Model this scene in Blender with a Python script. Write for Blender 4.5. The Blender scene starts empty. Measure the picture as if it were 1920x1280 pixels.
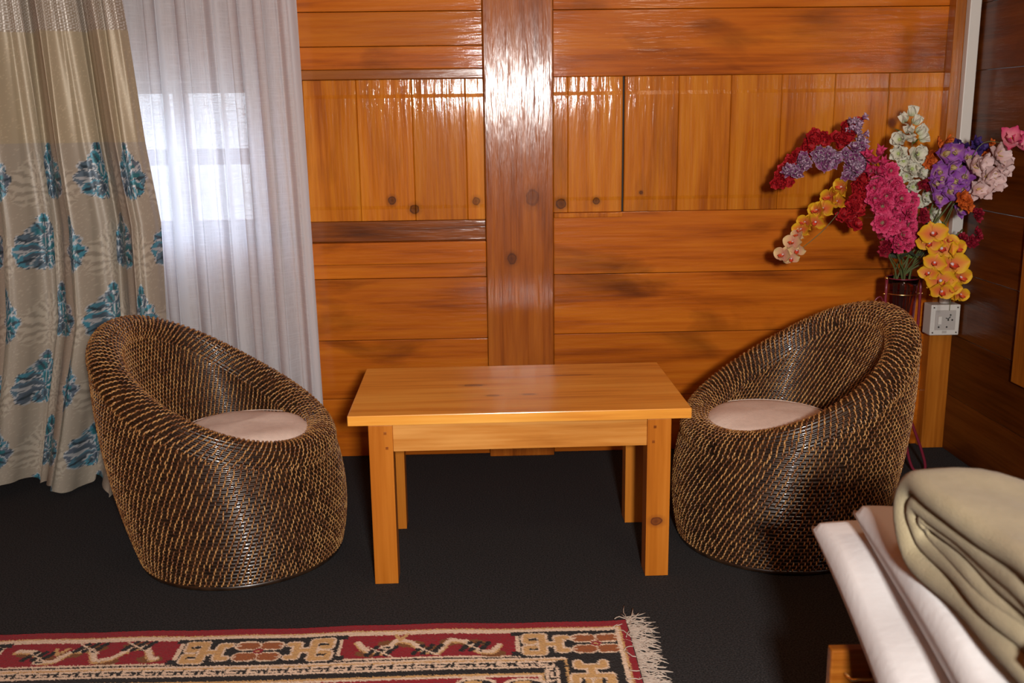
import bpy, bmesh, math, random
import numpy as np
from mathutils import Vector, Matrix, Euler
random.seed(7); RNG = np.random.default_rng(7)
PI = math.pi
scene = bpy.context.scene
COL = scene.collection

# ------------------------------------------------------------------ camera
CF, YAW, PITCH, ROLL, CH = 1876.986, 0.0290, 0.2201, -0.0131, 1.35
_f = Vector((math.sin(YAW)*math.cos(PITCH), math.cos(YAW)*math.cos(PITCH), -math.sin(PITCH)))
_r = Vector((math.cos(YAW), -math.sin(YAW), 0)); _u = _r.cross(_f)
R_ = math.cos(ROLL)*_r + math.sin(ROLL)*_u
U_ = -math.sin(ROLL)*_r + math.cos(ROLL)*_u
def at(u, v, y):
    "the point of the vertical plane at depth y seen at pixel (u, v) of the photograph"
    d = _f + R_*((u-960)/CF) + U_*((640-v)/CF)
    return Vector((0, 0, CH)) + d*(y/d.y)
cam_d = bpy.data.cameras.new('camera'); cam = bpy.data.objects.new('camera', cam_d); COL.objects.link(cam)
cam.matrix_world = Matrix(((R_.x, U_.x, -_f.x, 0), (R_.y, U_.y, -_f.y, 0), (R_.z, U_.z, -_f.z, CH), (0, 0, 0, 1)))
cam_d.sensor_width = 36; cam_d.lens = 36*CF/1920; cam_d.clip_start = 0.05
cam_d.dof.use_dof = True; cam_d.dof.focus_distance = 3.0; cam_d.dof.aperture_fstop = 5.0
scene.camera = cam

# ------------------------------------------------------------------ tagging
def tag(o, label=None, cat=None, group=None, kind=None):
    if label: o['label'] = label
    if cat: o['category'] = cat
    if group: o['group'] = group
    if kind: o['kind'] = kind
    return o
def link(o, parent=None):
    COL.objects.link(o)
    if parent is not None:
        o.parent = parent
    return o
def empty(name, loc=(0, 0, 0), rz=0):
    o = bpy.data.objects.new(name, None); o.location = loc; o.rotation_euler = (0, 0, rz)
    o.empty_display_size = .05
    return link(o)

# ------------------------------------------------------------------ mesh helpers
class MB:
    def __init__(s): s.v = []; s.f = []; s.m = []
    def add(s, vs, fs, m=0):
        b = len(s.v); s.v += [tuple(p) for p in vs]
        for f in fs: s.f.append(tuple(b+i for i in f)); s.m.append(m)
    def box(s, x0, x1, y0, y1, z0, z1, c=0.0, m=0):
        "box with chamfered edges of size c"
        if c <= 0:
            s.add([(x0,y0,z0),(x1,y0,z0),(x1,y1,z0),(x0,y1,z0),(x0,y0,z1),(x1,y0,z1),(x1,y1,z1),(x0,y1,z1)],
                  [(0,3,2,1),(4,5,6,7),(0,1,5,4),(1,2,6,5),(2,3,7,6),(3,0,4,7)], m); return
        bm = bmesh.new()
        r = bmesh.ops.create_cube(bm, size=1)
        for v in bm.verts: v.co = ((x0+x1)/2+v.co.x*(x1-x0), (y0+y1)/2+v.co.y*(y1-y0), (z0+z1)/2+v.co.z*(z1-z0))
        bmesh.ops.bevel(bm, geom=bm.edges[:], offset=c, segments=2, affect='EDGES', profile=.6)
        bm.verts.index_update()
        s.add([v.co[:] for v in bm.verts], [tuple(v.index for v in f.verts) for f in bm.faces], m); bm.free()
    def tube(s, pts, r, n=8, m=0, caps=True):
        pts = [Vector(p) for p in pts]; k = len(pts)
        rr = r if isinstance(r, (list, tuple)) else [r]*k
        vs = []; up = None
        for i, p in enumerate(pts):
            t = (pts[min(i+1, k-1)]-pts[max(i-1, 0)]).normalized()
            if up is None:
                up = Vector((0, 0, 1)) if abs(t.z) < .9 else Vector((1, 0, 0))
            a = t.cross(up).normalized(); up = a.cross(t).normalized()
            for j in range(n):
                q = 2*PI*j/n; vs.append(p+(a*math.cos(q)+up*math.sin(q))*rr[i])
        fs = [(i*n+j, i*n+(j+1) % n, (i+1)*n+(j+1) % n, (i+1)*n+j) for i in range(k-1) for j in range(n)]
        if caps: fs += [tuple(range(n))[::-1], tuple((k-1)*n+j for j in range(n))]
        s.add(vs, fs, m)
    def lathe(s, prof, c=(0, 0, 0), n=32, m=0, axis='z'):
        k = len(prof); vs = []
        for r, z in prof:
            for j in range(n):
                a = 2*PI*j/n; x, y = r*math.cos(a), r*math.sin(a)
                p = {'z': (x, y, z), 'y': (x, z, y), 'x': (z, x, y)}[axis]
                vs.append((c[0]+p[0], c[1]+p[1], c[2]+p[2]))
        fs = [(i*n+j, i*n+(j+1) % n, (i+1)*n+(j+1) % n, (i+1)*n+j) for i in range(k-1) for j in range(n)]
        s.add(vs, fs, m)
    def ball(s, c, r, n=12, m=0, sz=1.0):
        pr = [(max(1e-5, r*math.sin(PI*i/n)), -r*sz*math.cos(PI*i/n)) for i in range(n+1)]
        s.lathe(pr, c, n*2, m)
    def build(s, name, mats, parent=None, smooth=False, angle=None):
        me = bpy.data.meshes.new(name); me.from_pydata(s.v, [], s.f)
        if not isinstance(mats, (list, tuple)): mats = [mats]
        for m in mats: me.materials.append(m)
        me.polygons.foreach_set('material_index', s.m)
        bm = bmesh.new(); bm.from_mesh(me); bmesh.ops.recalc_face_normals(bm, faces=bm.faces[:]); bm.to_mesh(me); bm.free()
        if smooth: me.polygons.foreach_set('use_smooth', [True]*len(me.polygons))
        if angle: me.set_sharp_from_angle(angle=angle)
        me.update()
        return link(bpy.data.objects.new(name, me), parent)

def np_mesh(name, V, F, mats, parent=None, mi=None, col=None, smooth=True, extra=None, obj=True):
    "mesh from numpy vertices and quads; col = per-vertex colour"
    V = np.asarray(V, np.float32).reshape(-1, 3); F = np.asarray(F, np.int32).reshape(-1, 4)
    me = bpy.data.meshes.new(name)
    me.vertices.add(len(V)); me.vertices.foreach_set('co', V.ravel())
    me.loops.add(F.size); me.loops.foreach_set('vertex_index', F.ravel())
    me.polygons.add(len(F)); me.polygons.foreach_set('loop_start', np.arange(0, F.size, 4, dtype=np.int32))
    if not isinstance(mats, (list, tuple)): mats = [mats]
    for m in mats: me.materials.append(m)
    me.update(calc_edges=True)
    if mi is not None: me.polygons.foreach_set('material_index', np.asarray(mi, np.int32))
    me.polygons.foreach_set('use_smooth', np.full(len(F), bool(smooth)))
    if col is not None:
        a = me.attributes.new('tint', 'FLOAT_COLOR', 'POINT')
        c = np.ones((len(V), 4), np.float32); c[:, :3] = np.asarray(col, np.float32).reshape(-1, 3)
        a.data.foreach_set('color', c.ravel())
    if extra:
        for k, w in extra.items():
            a = me.attributes.new(k, 'FLOAT', 'POINT'); a.data.foreach_set('value', np.asarray(w, np.float32).ravel())
    me.update()
    return link(bpy.data.objects.new(name, me), parent) if obj else me
def grid_faces(nu, nv, wrap_u=False, off=0):
    "vertices laid out [v][u]"
    iu = np.arange(nu if wrap_u else nu-1); iv = np.arange(nv-1)
    a, b = np.meshgrid(iu, iv); a = a.ravel(); b = b.ravel(); c = (a+1) % nu
    return np.stack([b*nu+a, b*nu+c, (b+1)*nu+c, (b+1)*nu+a], 1)+off

def lin(r, g, b):
    f = lambda c: c/12.92 if c <= .04045 else ((c+.055)/1.055)**2.4
    return (f(r/255), f(g/255), f(b/255))

# ------------------------------------------------------------------ materials
def new_mat(name):
    m = bpy.data.materials.new(name); m.use_nodes = True
    nt = m.node_tree; b = nt.nodes['Principled BSDF']
    return m, nt, b
def N(nt, t, **k):
    n = nt.nodes.new(t)
    for a, v in k.items():
        if a in n.inputs.keys() if hasattr(n.inputs, 'keys') else False: n.inputs[a].default_value = v
        else: setattr(n, a, v)
    return n
def simple(name, c, rough=.5, metal=0, coat=0, spec=.5, noise=None, bump=0, bscale=200):
    m, nt, b = new_mat(name)
    b.inputs['Base Color'].default_value = (*c, 1); b.inputs['Roughness'].default_value = rough
    b.inputs['Metallic'].default_value = metal; b.inputs['Coat Weight'].default_value = coat
    b.inputs['Specular IOR Level'].default_value = spec
    tc = N(nt, 'ShaderNodeTexCoord')
    if noise:
        no = N(nt, 'ShaderNodeTexNoise'); no.inputs['Scale'].default_value = noise[0]; no.inputs['Detail'].default_value = 4
        mx = N(nt, 'ShaderNodeMix', data_type='RGBA')
        mx.inputs[6].default_value = (*c, 1); mx.inputs[7].default_value = (*noise[1], 1)
        nt.links.new(tc.outputs['Object'], no.inputs['Vector'])
        mr = N(nt, 'ShaderNodeMapRange'); mr.inputs[1].default_value = .35; mr.inputs[2].default_value = .65
        nt.links.new(no.outputs['Fac'], mr.inputs[0]); nt.links.new(mr.outputs[0], mx.inputs[0])
        nt.links.new(mx.outputs[2], b.inputs['Base Color'])
    if bump:
        no = N(nt, 'ShaderNodeTexNoise'); no.inputs['Scale'].default_value = bscale; no.inputs['Detail'].default_value = 3
        bp = N(nt, 'ShaderNodeBump'); bp.inputs['Strength'].default_value = bump; bp.inputs['Distance'].default_value = .003
        nt.links.new(tc.outputs['Object'], no.inputs['Vector'])
        nt.links.new(no.outputs['Fac'], bp.inputs['Height']); nt.links.new(bp.outputs[0], b.inputs['Normal'])
    return m
def ramp(nt, stops):
    r = N(nt, 'ShaderNodeValToRGB'); e = r.color_ramp.elements
    while len(e) < len(stops): e.new(.5)
    for x, (p, c) in zip(e, stops): x.position = p; x.color = (*c, 1) if len(c) == 3 else c
    return r
def wood(name, dark, mid, light, axis='x', rough=.4, coat=.6, crough=.12, bump=.25, stain=.5, knots=(), scale=1.0, vary=.25, wav=.35):
    m, nt, b = new_mat(name); L = nt.links.new
    tc = N(nt, 'ShaderNodeTexCoord'); geo = N(nt, 'ShaderNodeNewGeometry')
    off = N(nt, 'ShaderNodeVectorMath', operation='SCALE'); off.inputs[0].default_value = (13.1, 7.7, 9.3)
    L(geo.outputs['Random Per Island'], off.inputs['Scale'])
    ad = N(nt, 'ShaderNodeVectorMath', operation='ADD'); L(tc.outputs['Object'], ad.inputs[0]); L(off.outputs[0], ad.inputs[1])
    def mapped(s_long, s_cross):
        mp = N(nt, 'ShaderNodeMapping'); s = [s_cross*scale]*3; s['xyz'.index(axis)] = s_long*scale
        mp.inputs['Scale'].default_value = s; L(ad.outputs[0], mp.inputs['Vector']); return mp
    m1 = mapped(1.2, 14); n1 = N(nt, 'ShaderNodeTexNoise'); n1.inputs['Scale'].default_value = 1; n1.inputs['Detail'].default_value = 5
    n1.inputs['Distortion'].default_value = wav; n1.inputs['Roughness'].default_value = .55; L(m1.outputs[0], n1.inputs['Vector'])
    m2 = mapped(3, 95); n2 = N(nt, 'ShaderNodeTexNoise'); n2.inputs['Scale'].default_value = 1; n2.inputs['Detail'].default_value = 4; L(m2.outputs[0], n2.inputs['Vector'])
    sm = N(nt, 'ShaderNodeMath', operation='MULTIPLY_ADD'); sm.inputs[1].default_value = .32; L(n2.outputs['Fac'], sm.inputs[0])
    s0 = N(nt, 'ShaderNodeMath', operation='MULTIPLY'); s0.inputs[1].default_value = .72; L(n1.outputs['Fac'], s0.inputs[0]); L(s0.outputs[0], sm.inputs[2])
    rp = ramp(nt, [(.35, dark), (.50, mid), (.66, light)]); L(sm.outputs[0], rp.inputs[0])
    # board to board tone
    hs = N(nt, 'ShaderNodeHueSaturation'); L(rp.outputs[0], hs.inputs['Color'])
    mr = N(nt, 'ShaderNodeMapRange'); mr.inputs[3].default_value = 1-vary; mr.inputs[4].default_value = 1+vary*.6
    L(geo.outputs['Random Per Island'], mr.inputs[0]); L(mr.outputs[0], hs.inputs['Value'])
    # dark stains with a shape of their own
    m3 = mapped(1.6, 5); n3 = N(nt, 'ShaderNodeTexNoise'); n3.inputs['Scale'].default_value = 1; n3.inputs['Detail'].default_value = 6
    n3.inputs['Distortion'].default_value = .6; L(m3.outputs[0], n3.inputs['Vector'])
    r3 = N(nt, 'ShaderNodeMapRange'); r3.inputs[1].default_value = .56; r3.inputs[2].default_value = .78; r3.inputs[3].default_value = 0; r3.inputs[4].default_value = stain
    L(n3.outputs['Fac'], r3.inputs[0])
    mx = N(nt, 'ShaderNodeMix', data_type='RGBA'); mx.inputs[7].default_value = (dark[0]*.22, dark[1]*.2, dark[2]*.25, 1)
    L(r3.outputs[0], mx.inputs[0]); L(hs.outputs[0], mx.inputs[6]); cur = mx.outputs[2]
    for (x, y, z, rx, ry, rz, kc, st) in knots:
        sb = N(nt, 'ShaderNodeVectorMath', operation='SUBTRACT'); L(tc.outputs['Object'], sb.inputs[0]); sb.inputs[1].default_value = (x, y, z)
        ml = N(nt, 'ShaderNodeVectorMath', operation='MULTIPLY'); L(sb.outputs[0], ml.inputs[0]); ml.inputs[1].default_value = (1/rx, 1/ry, 1/rz)
        ln = N(nt, 'ShaderNodeVectorMath', operation='LENGTH'); L(ml.outputs[0], ln.inputs[0])
        wb = N(nt, 'ShaderNodeTexNoise'); wb.inputs['Scale'].default_value = 60; L(tc.outputs['Object'], wb.inputs['Vector'])
        a2 = N(nt, 'ShaderNodeMath', operation='MULTIPLY_ADD'); L(wb.outputs['Fac'], a2.inputs[0]); a2.inputs[1].default_value = .5; L(ln.outputs['Value'], a2.inputs[2])
        kr = ramp(nt, [(.0, (st,)*3), (.42, (st*.75,)*3), (.52, (st,)*3), (.62, (st*.35,)*3), (1.0, (0, 0, 0))])
        sc_ = N(nt, 'ShaderNodeMath', operation='MULTIPLY'); sc_.inputs[1].default_value = .5; L(a2.outputs[0], sc_.inputs[0]); L(sc_.outputs[0], kr.inputs[0])
        kx = N(nt, 'ShaderNodeMix', data_type='RGBA'); kx.inputs[7].default_value = (*kc, 1)
        L(kr.outputs[0], kx.inputs[0]); L(cur, kx.inputs[6]); cur = kx.outputs[2]
    L(cur, b.inputs['Base Color'])
    b.inputs['Roughness'].default_value = rough; b.inputs['Coat Weight'].default_value = coat
    b.inputs['Coat Roughness'].default_value = crough; b.inputs['Specular IOR Level'].default_value = .08
    # varnish: brushed, a little blotchy
    m4 = mapped(9, 150); n4 = N(nt, 'ShaderNodeTexNoise'); n4.inputs['Scale'].default_value = 1; n4.inputs['Detail'].default_value = 6; L(m4.outputs[0], n4.inputs['Vector'])
    m5 = mapped(5, 42); n5 = N(nt, 'ShaderNodeTexNoise'); n5.inputs['Scale'].default_value = 1; n5.inputs['Detail'].default_value = 3; L(m5.outputs[0], n5.inputs['Vector'])
    hm = N(nt, 'ShaderNodeMath', operation='MULTIPLY_ADD'); hm.inputs[1].default_value = .35; L(n4.outputs['Fac'], hm.inputs[0]); L(n5.outputs['Fac'], hm.inputs[2])
    bp = N(nt, 'ShaderNodeBump'); bp.inputs['Strength'].default_value = bump; bp.inputs['Distance'].default_value = .004
    L(hm.outputs[0], bp.inputs['Height']); L(bp.outputs[0], b.inputs['Normal']); L(bp.outputs[0], b.inputs['Coat Normal'])
    return m
KN = (.05, .012, .004)
def K(u, v, y, r, st=.95, c=KN, e=1.0):
    p = at(u, v, y); return (p.x, p.y, p.z, r, .08, r*e, c, st)
WD, WM, WL = (.27, .055, .003), (.47, .112, .006), (.57, .160, .010)
M = {}
M['board'] = wood('varnished pine boards', WD, WM, WL, 'x', coat=.42, crough=.09, bump=.42, stain=.9, vary=.14)
M['plank'] = wood('varnished pine upright planks', (.36, .085, .004), (.54, .155, .0075), (.66, .23, .015), 'z', coat=.42, crough=.08, bump=.42, stain=.5, vary=.14,
    knots=[K(735, 376, 3.925, .017), K(777, 392, 3.925, .02), K(893, 377, 3.925, .017, .8), K(1052, 382, 3.925, .022), K(1118, 377, 3.925, .015), K(1202, 361, 3.925, .008)])
M['post'] = wood('varnished pine post', (.17, .038, .003), (.32, .078, .006), (.44, .125, .012), 'z', coat=.7, crough=.15, bump=.55, stain=.3, vary=.0,
    knots=[K(998, 370, 3.89, .028, .75, (.09, .02, .006), 1.3), K(960, 485, 3.89, .02, .9, (.06, .015, .005), 1.2)])
M['ledge'] = wood('dark streaked pine ledge', (.085, .022, .005), (.26, .066, .008), (.33, .10, .013), 'x', coat=.8, crough=.16, bump=.45, stain=.95)
M['side'] = wood('shade-darkened varnished side boards', (.05, .010, .0012), (.11, .025, .0025), (.16, .042, .005), 'y', coat=.35, crough=.2, bump=.4, stain=.7)  # shade on the right wall is put into this darker pine colour
M['frame'] = wood('pine frame', (.22, .06, .005), (.34, .10, .009), (.44, .145, .016), 'z', coat=.6, stain=.3, vary=.05)
M['table'] = wood('light varnished pine', (.60, .20, .022), (.80, .33, .045), (.88, .43, .08), 'x', rough=.45, coat=.55, crough=.2, bump=.06, stain=.10, vary=.1,
    knots=[(-.135, .31, .5228, .032, .012, .02, (.10, .04, .02), .8), (-.075, .185, .5228, .022, .009, .02, (.22, .09, .04), .75), (.035, .19, .5228, .022, .009, .02, (.2, .085, .04), .75),
           (.185, .41, .5228, .085, .006, .01, (.16, .03, .01), .8)])
M['apron'] = wood('pale streaked pine', (.36, .115, .014), (.54, .21, .036), (.68, .32, .08), 'x', rough=.5, coat=.4, crough=.25, bump=.05, stain=.2, vary=.05)
M['tleg'] = wood('light pine legs', (.36, .098, .007), (.45, .135, .011), (.54, .18, .02), 'z', rough=.5, coat=.45, crough=.22, bump=.06, stain=.05, vary=.06,
    knots=[(.40, .0, .175, .02, .03, .014, (.09, .02, .01), .95)])
M['lacquer'] = wood('glossy brown lacquer', (.10, .02, .002), (.19, .05, .004), (.28, .09, .01), 'x', coat=1, crough=.2, bump=.8, stain=.4)
M['carpet'] = simple('charcoal carpet', (.0135, .0135, .0142), .95, spec=.15, noise=(210, (.046, .044, .045)), bump=.9, bscale=300)
M['ceil'] = wood('pine ceiling boards', (.155, .036, .0035), (.335, .092, .0075), (.47, .165, .016), 'y', coat=.4, crough=.3)
M['white_plastic'] = simple('off white plastic', (.62, .58, .53), .35)
M['grey_plastic'] = simple('grey plastic', (.42, .38, .35), .4)
M['steel'] = simple('steel', (.5, .48, .45), .3, 1)
M['black'] = simple('black gap', (.01, .008, .006), .7)
M['brass'] = simple('brass', (.85, .58, .22), .22, 1)
M['maroon'] = simple('maroon leather', (.16, .012, .028), .32, coat=.4)
M['linen'] = simple('beige linen cushion', (.80, .64, .54), .9, spec=.2, noise=(60, (.74, .59, .50)), bump=.35, bscale=260)
M['white_cloth'] = simple('white cotton', (.60, .575, .565), .9, spec=.2, bump=.25, bscale=60)
M['sheet'] = simple('bed sheet', (.52, .49, .48), .9, spec=.2, bump=.2, bscale=40)
M['pink_cloth'] = simple('pale pink towel', (.58, .46, .42), .95, spec=.1, bump=.5, bscale=300)
M['fleece'] = simple('olive beige fleece', (.27, .222, .137), .95, spec=.1, noise=(35, (.245, .20, .12)), bump=.45, bscale=320)
M['fleece'].node_tree.nodes['Principled BSDF'].inputs['Sheen Weight'].default_value = .08
M['cane'] = simple('dark rattan core', (.012, .006, .0035), .32, coat=.3, noise=(30, (.035, .017, .008)))
M['stem'] = simple('flower stem', (.07, .11, .03), .5, noise=(40, (.10, .09, .03)))
M['leaf'] = simple('leaf', (.06, .13, .02), .45, noise=(50, (.12, .18, .03)))
M['dark_leaf'] = simple('dark leaf', (.02, .025, .01), .5)
M['thread'] = simple('cotton thread', (.46, .37, .30), .9)
def island_mat(name, stops, rough, coat=.5):
    m, nt, b = new_mat(name); g = N(nt, 'ShaderNodeNewGeometry'); r = ramp(nt, stops)
    nt.links.new(g.outputs['Random Per Island'], r.inputs[0]); nt.links.new(r.outputs[0], b.inputs['Base Color'])
    b.inputs['Roughness'].default_value = rough; b.inputs['Coat Weight'].default_value = coat; b.inputs['Coat Roughness'].default_value = .15
    return m
M['peel'] = island_mat('rattan peel binding', [(0, (.13, .045, .016)), (.3, (.24, .095, .030)), (.62, (.36, .165, .052)), (1, (.48, .25, .085))], .35, .4)
def tint_mat(name, rough=.6, spec=.3, transl=0, bump=0, bscale=300, metal_attr=None, sheen=0, depth=1.0):
    m, nt, b = new_mat(name); a_ = N(nt, 'ShaderNodeAttribute'); a_.attribute_name = 'tint'
    a = N(nt, 'ShaderNodeMix', data_type='RGBA', blend_type='MULTIPLY'); a.inputs[0].default_value = 1; a.inputs[7].default_value = (depth, depth, depth, 1)
    nt.links.new(a_.outputs['Color'], a.inputs[6]); nt.links.new(a.outputs[2], b.inputs['Base Color'])
    b.inputs['Roughness'].default_value = rough; b.inputs['Specular IOR Level'].default_value = spec
    b.inputs['Sheen Weight'].default_value = sheen
    if metal_attr:
        k = N(nt, 'ShaderNodeAttribute'); k.attribute_name = metal_attr
        nt.links.new(k.outputs['Fac'], b.inputs['Metallic'])
    if bump:
        tc = N(nt, 'ShaderNodeTexCoord'); no = N(nt, 'ShaderNodeTexNoise'); no.inputs['Scale'].default_value = bscale; no.inputs['Detail'].default_value = 3
        bp = N(nt, 'ShaderNodeBump'); bp.inputs['Strength'].default_value = bump; bp.inputs['Distance'].default_value = .002
        nt.links.new(tc.outputs['Object'], no.inputs['Vector']); nt.links.new(no.outputs['Fac'], bp.inputs['Height']); nt.links.new(bp.outputs[0], b.inputs['Normal'])
    if transl:
        out = nt.nodes['Material Output']; t = N(nt, 'ShaderNodeBsdfTranslucent'); nt.links.new(a.outputs[2], t.inputs[0])
        mx = N(nt, 'ShaderNodeMixShader'); mx.inputs[0].default_value = transl
        nt.links.new(b.outputs[0], mx.inputs[1]); nt.links.new(t.outputs[0], mx.inputs[2]); nt.links.new(mx.outputs[0], out.inputs[0])
    return m
M['petal'] = tint_mat('silk petal', .6, .3, transl=.12, depth=.78)
M['rugpile'] = tint_mat('wool pile', .95, .1, bump=.8, bscale=450, sheen=.1)
M['damask'] = tint_mat('damask satin', .42, .5, bump=.25, bscale=700, metal_attr='lurex')
def sheer_mat():
    m, nt, b = new_mat('sheer linen voile'); L = nt.links.new; out = nt.nodes['Material Output']
    tc = N(nt, 'ShaderNodeTexCoord')
    def slub(sx, sz, seed):
        mp = N(nt, 'ShaderNodeMapping'); mp.inputs['Scale'].default_value = (sx, 4, sz); mp.inputs['Location'].default_value = (seed, 0, seed)
        n = N(nt, 'ShaderNodeTexNoise'); n.inputs['Scale'].default_value = 1; n.inputs['Detail'].default_value = 3
        L(tc.outputs['Object'], mp.inputs[0]); L(mp.outputs[0], n.inputs['Vector']); return n
    a = slub(260, 14, 1); c = slub(16, 260, 5)
    mx = N(nt, 'ShaderNodeMath', operation='MAXIMUM'); L(a.outputs['Fac'], mx.inputs[0]); L(c.outputs['Fac'], mx.inputs[1])
    mr = N(nt, 'ShaderNodeMapRange'); mr.inputs[1].default_value = .42; mr.inputs[2].default_value = .72; mr.inputs[3].default_value = .85; mr.inputs[4].default_value = 1.0
    L(mx.outputs[0], mr.inputs[0])
    df = N(nt, 'ShaderNodeBsdfDiffuse'); df.inputs[0].default_value = (.80, .83, .87, 1)
    tl = N(nt, 'ShaderNodeBsdfTranslucent'); tl.inputs[0].default_value = (.86, .90, .97, 1)
    tr = N(nt, 'ShaderNodeBsdfTransparent')
    m1 = N(nt, 'ShaderNodeMixShader'); m1.inputs[0].default_value = .5; L(df.outputs[0], m1.inputs[1]); L(tl.outputs[0], m1.inputs[2])
    hem = N(nt, 'ShaderNodeAttribute'); hem.attribute_name = 'hem'
    ad = N(nt, 'ShaderNodeMath', operation='ADD', use_clamp=True); L(mr.outputs[0], ad.inputs[0]); L(hem.outputs['Fac'], ad.inputs[1])
    m2 = N(nt, 'ShaderNodeMixShader'); L(ad.outputs[0], m2.inputs[0]); L(tr.outputs[0], m2.inputs[1]); L(m1.outputs[0], m2.inputs[2])
    L(m2.outputs[0], out.inputs[0]); return m
M['sheer'] = sheer_mat()
def glass(name, c, rough=.02):
    m, nt, b = new_mat(name); b.inputs['Base Color'].default_value = (*c, 1); b.inputs['Transmission Weight'].default_value = 1
    b.inputs['Roughness'].default_value = rough; b.inputs['IOR'].default_value = 1.45; return m
def pane_mat():
    m, nt, b = new_mat('window glass'); out = nt.nodes['Material Output']
    tr = N(nt, 'ShaderNodeBsdfTransparent'); tr.inputs[0].default_value = (.93, .95, .97, 1); gl = N(nt, 'ShaderNodeBsdfGlossy'); gl.inputs['Roughness'].default_value = .03
    mx = N(nt, 'ShaderNodeMixShader'); mx.inputs[0].default_value = .06
    nt.links.new(tr.outputs[0], mx.inputs[1]); nt.links.new(gl.outputs[0], mx.inputs[2]); nt.links.new(mx.outputs[0], out.inputs[0]); return m
M['pane'] = pane_mat()
M['vase'] = glass('plum glass', (.72, .40, .58), .03)

# ------------------------------------------------------------------ room shell
XL, XR, YB, YF, ZC = -2.75, 1.88, 3.93, -1.9, 2.55
def struct(o): return tag(o, kind='structure')
b = MB(); b.box(XL-.1, XR+.1, YF-.1, YB+.12, -.06, 0); struct(b.build('floor', M['carpet']))
b = MB(); b.box(XL-.1, XR+.1, YF-.1, YB+.12, ZC, ZC+.06); struct(b.build('ceiling', M['ceil']))
WX0, WX1, WZ0, WZ1 = -1.70, -.885, .96, 1.467
b = MB(); g = .0009
def hb(x0, x1, z0, z1, y=YB, m=0, c=.003): b.box(x0+g, x1-g, y, YB+.045, z0+g, z1-g, c, m)
# left bay (window opening left clear)
LB = .018
for z0, z1, y in ((0, .245, YB), (.245, .487, YB), (.487, .735, YB), (.735, .796, YB+.002), (1.533, 1.617, YB), (1.617, 1.742, YB), (1.742, 1.98, YB), (1.98, 2.24, YB), (2.24, ZC, YB)):
    hb(XL, LB, z0, z1, y)
hb(XL, LB, .881, .962, YB-.002, 2)
for x0, x1 in zip((-2.75, -2.5, -2.3, -2.1, -1.9), (-2.5, -2.3, -2.1, -1.9, WX0-.0)): hb(x0, x1, .962, 1.496, YB, 1)
def plank(x0, x1, z0, z1, top=.055, bot=.045, dy=.0025, y=YB):
    "upright plank with a raised field between sloped ends"
    x0 += .0004; x1 -= .0004
    zs = [z0, z0+.0015, z0+bot, z0+bot+.014, z1-top-.014, z1-top, z1-.0015, z1]
    ys = [y+.003, y, y, y-dy, y-dy, y, y, y+.003]
    vs = []; n = len(zs)
    for z, yy in zip(zs, ys): vs += [(x0, yy+.0035, z), (x0+.003, yy, z), (x1-.003, yy, z), (x1, yy+.0035, z)]
    fs = [(i*4+j, i*4+j+1, i*4+j+5, i*4+j+4) for i in range(n-1) for j in range(3)]
    k = len(vs); vs += [(x0, YB+.045, z0), (x1, YB+.045, z0), (x1, YB+.045, z1), (x0, YB+.045, z1)]
    fs += [tuple([k, k+1]+[3, 2, 1, 0]), tuple([k+3, k+2]+[(n-1)*4+3-j for j in range(4)])]
    fs += [tuple([k, k+3]+[i*4 for i in range(n-1, -1, -1)]), tuple([k+1, k+2]+[i*4+3 for i in range(n-1, -1, -1)])]
    b.add(vs, fs, 1)
for x0, x1 in ((WX1, -.667), (-.667, -.466), (-.466, -.255), (-.255, -.052), (-.052, LB)): plank(x0, x1, .962, 1.496)
# right bay
RB = .283
for z0, z1 in ((0, .235), (.235, .497), (.497, .739), (.739, .984), (1.498, 1.742), (1.742, 1.99), (1.99, 2.25), (2.25, ZC)): hb(RB, XR, z0, z1)
xs = [RB, .340, .551, .767, .969, 1.165, 1.371, 1.581, 1.80, XR]
for i, (x0, x1) in enumerate(zip(xs[:-1], xs[1:])): plank(x0 if i != 2 else x0+.007, x1, .984, 1.498, dy=.0025)
hb(LB, RB, 0, ZC)     # hidden boards behind the post
b.box(.551, .5575, YB+.012, YB+.04, .985, 1.497, 0, 3)
struct(b.build('wall_back', [M['board'], M['plank'], M['ledge'], M['black']]))
b = MB(); b.box(XL-.1, WX0, YB+.046, YB+.12, 0, ZC); b.box(WX1, XR+.1, YB+.046, YB+.12, 0, ZC); b.box(WX0, WX1, YB+.046, YB+.12, 0, WZ0-.002); b.box(WX0, WX1, YB+.046, YB+.12, WZ1+.03, ZC)
struct(b.build('wall_outer', M['board']))
b = MB(); b.box(LB, RB-.003, 3.89, YB-.001, 0, ZC-.001, .004); struct(b.build('trim_1', M['post']))
b = MB(); b.box(XL, LB-.001, 3.895, YB-.001, .796, .881, .004); struct(b.build('trim_2', M['board']))
b = MB(); b.box(XL, LB-.001, 3.915, YB+.03, 1.497, 1.532, .003); struct(b.build('trim_3', M['ledge']))
b = MB(); b.box(1.790, 1.882, 3.872, YB-.001, 0.001, ZC-.001, .004); struct(b.build('trim_4', M['frame']))
b = MB(); b.box(RB+.002, .553, YB-.010, YB-.001, .964, .982, .003); struct(b.build('trim_5', M['plank']))
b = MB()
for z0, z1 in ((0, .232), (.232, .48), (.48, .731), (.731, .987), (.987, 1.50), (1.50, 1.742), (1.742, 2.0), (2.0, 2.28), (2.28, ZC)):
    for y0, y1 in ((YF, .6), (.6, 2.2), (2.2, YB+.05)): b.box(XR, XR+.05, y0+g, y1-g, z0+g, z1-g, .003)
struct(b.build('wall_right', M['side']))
b = MB(); b.box(1.855, XR-.001, 2.35, 3.36, .418, 2.2, .004); struct(b.build('trim_6', M['frame']))
b = MB(); b.box(XL-.06, XL, YF, YB+.05, 0, ZC); struct(b.build('wall_left', M['board']))
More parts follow.
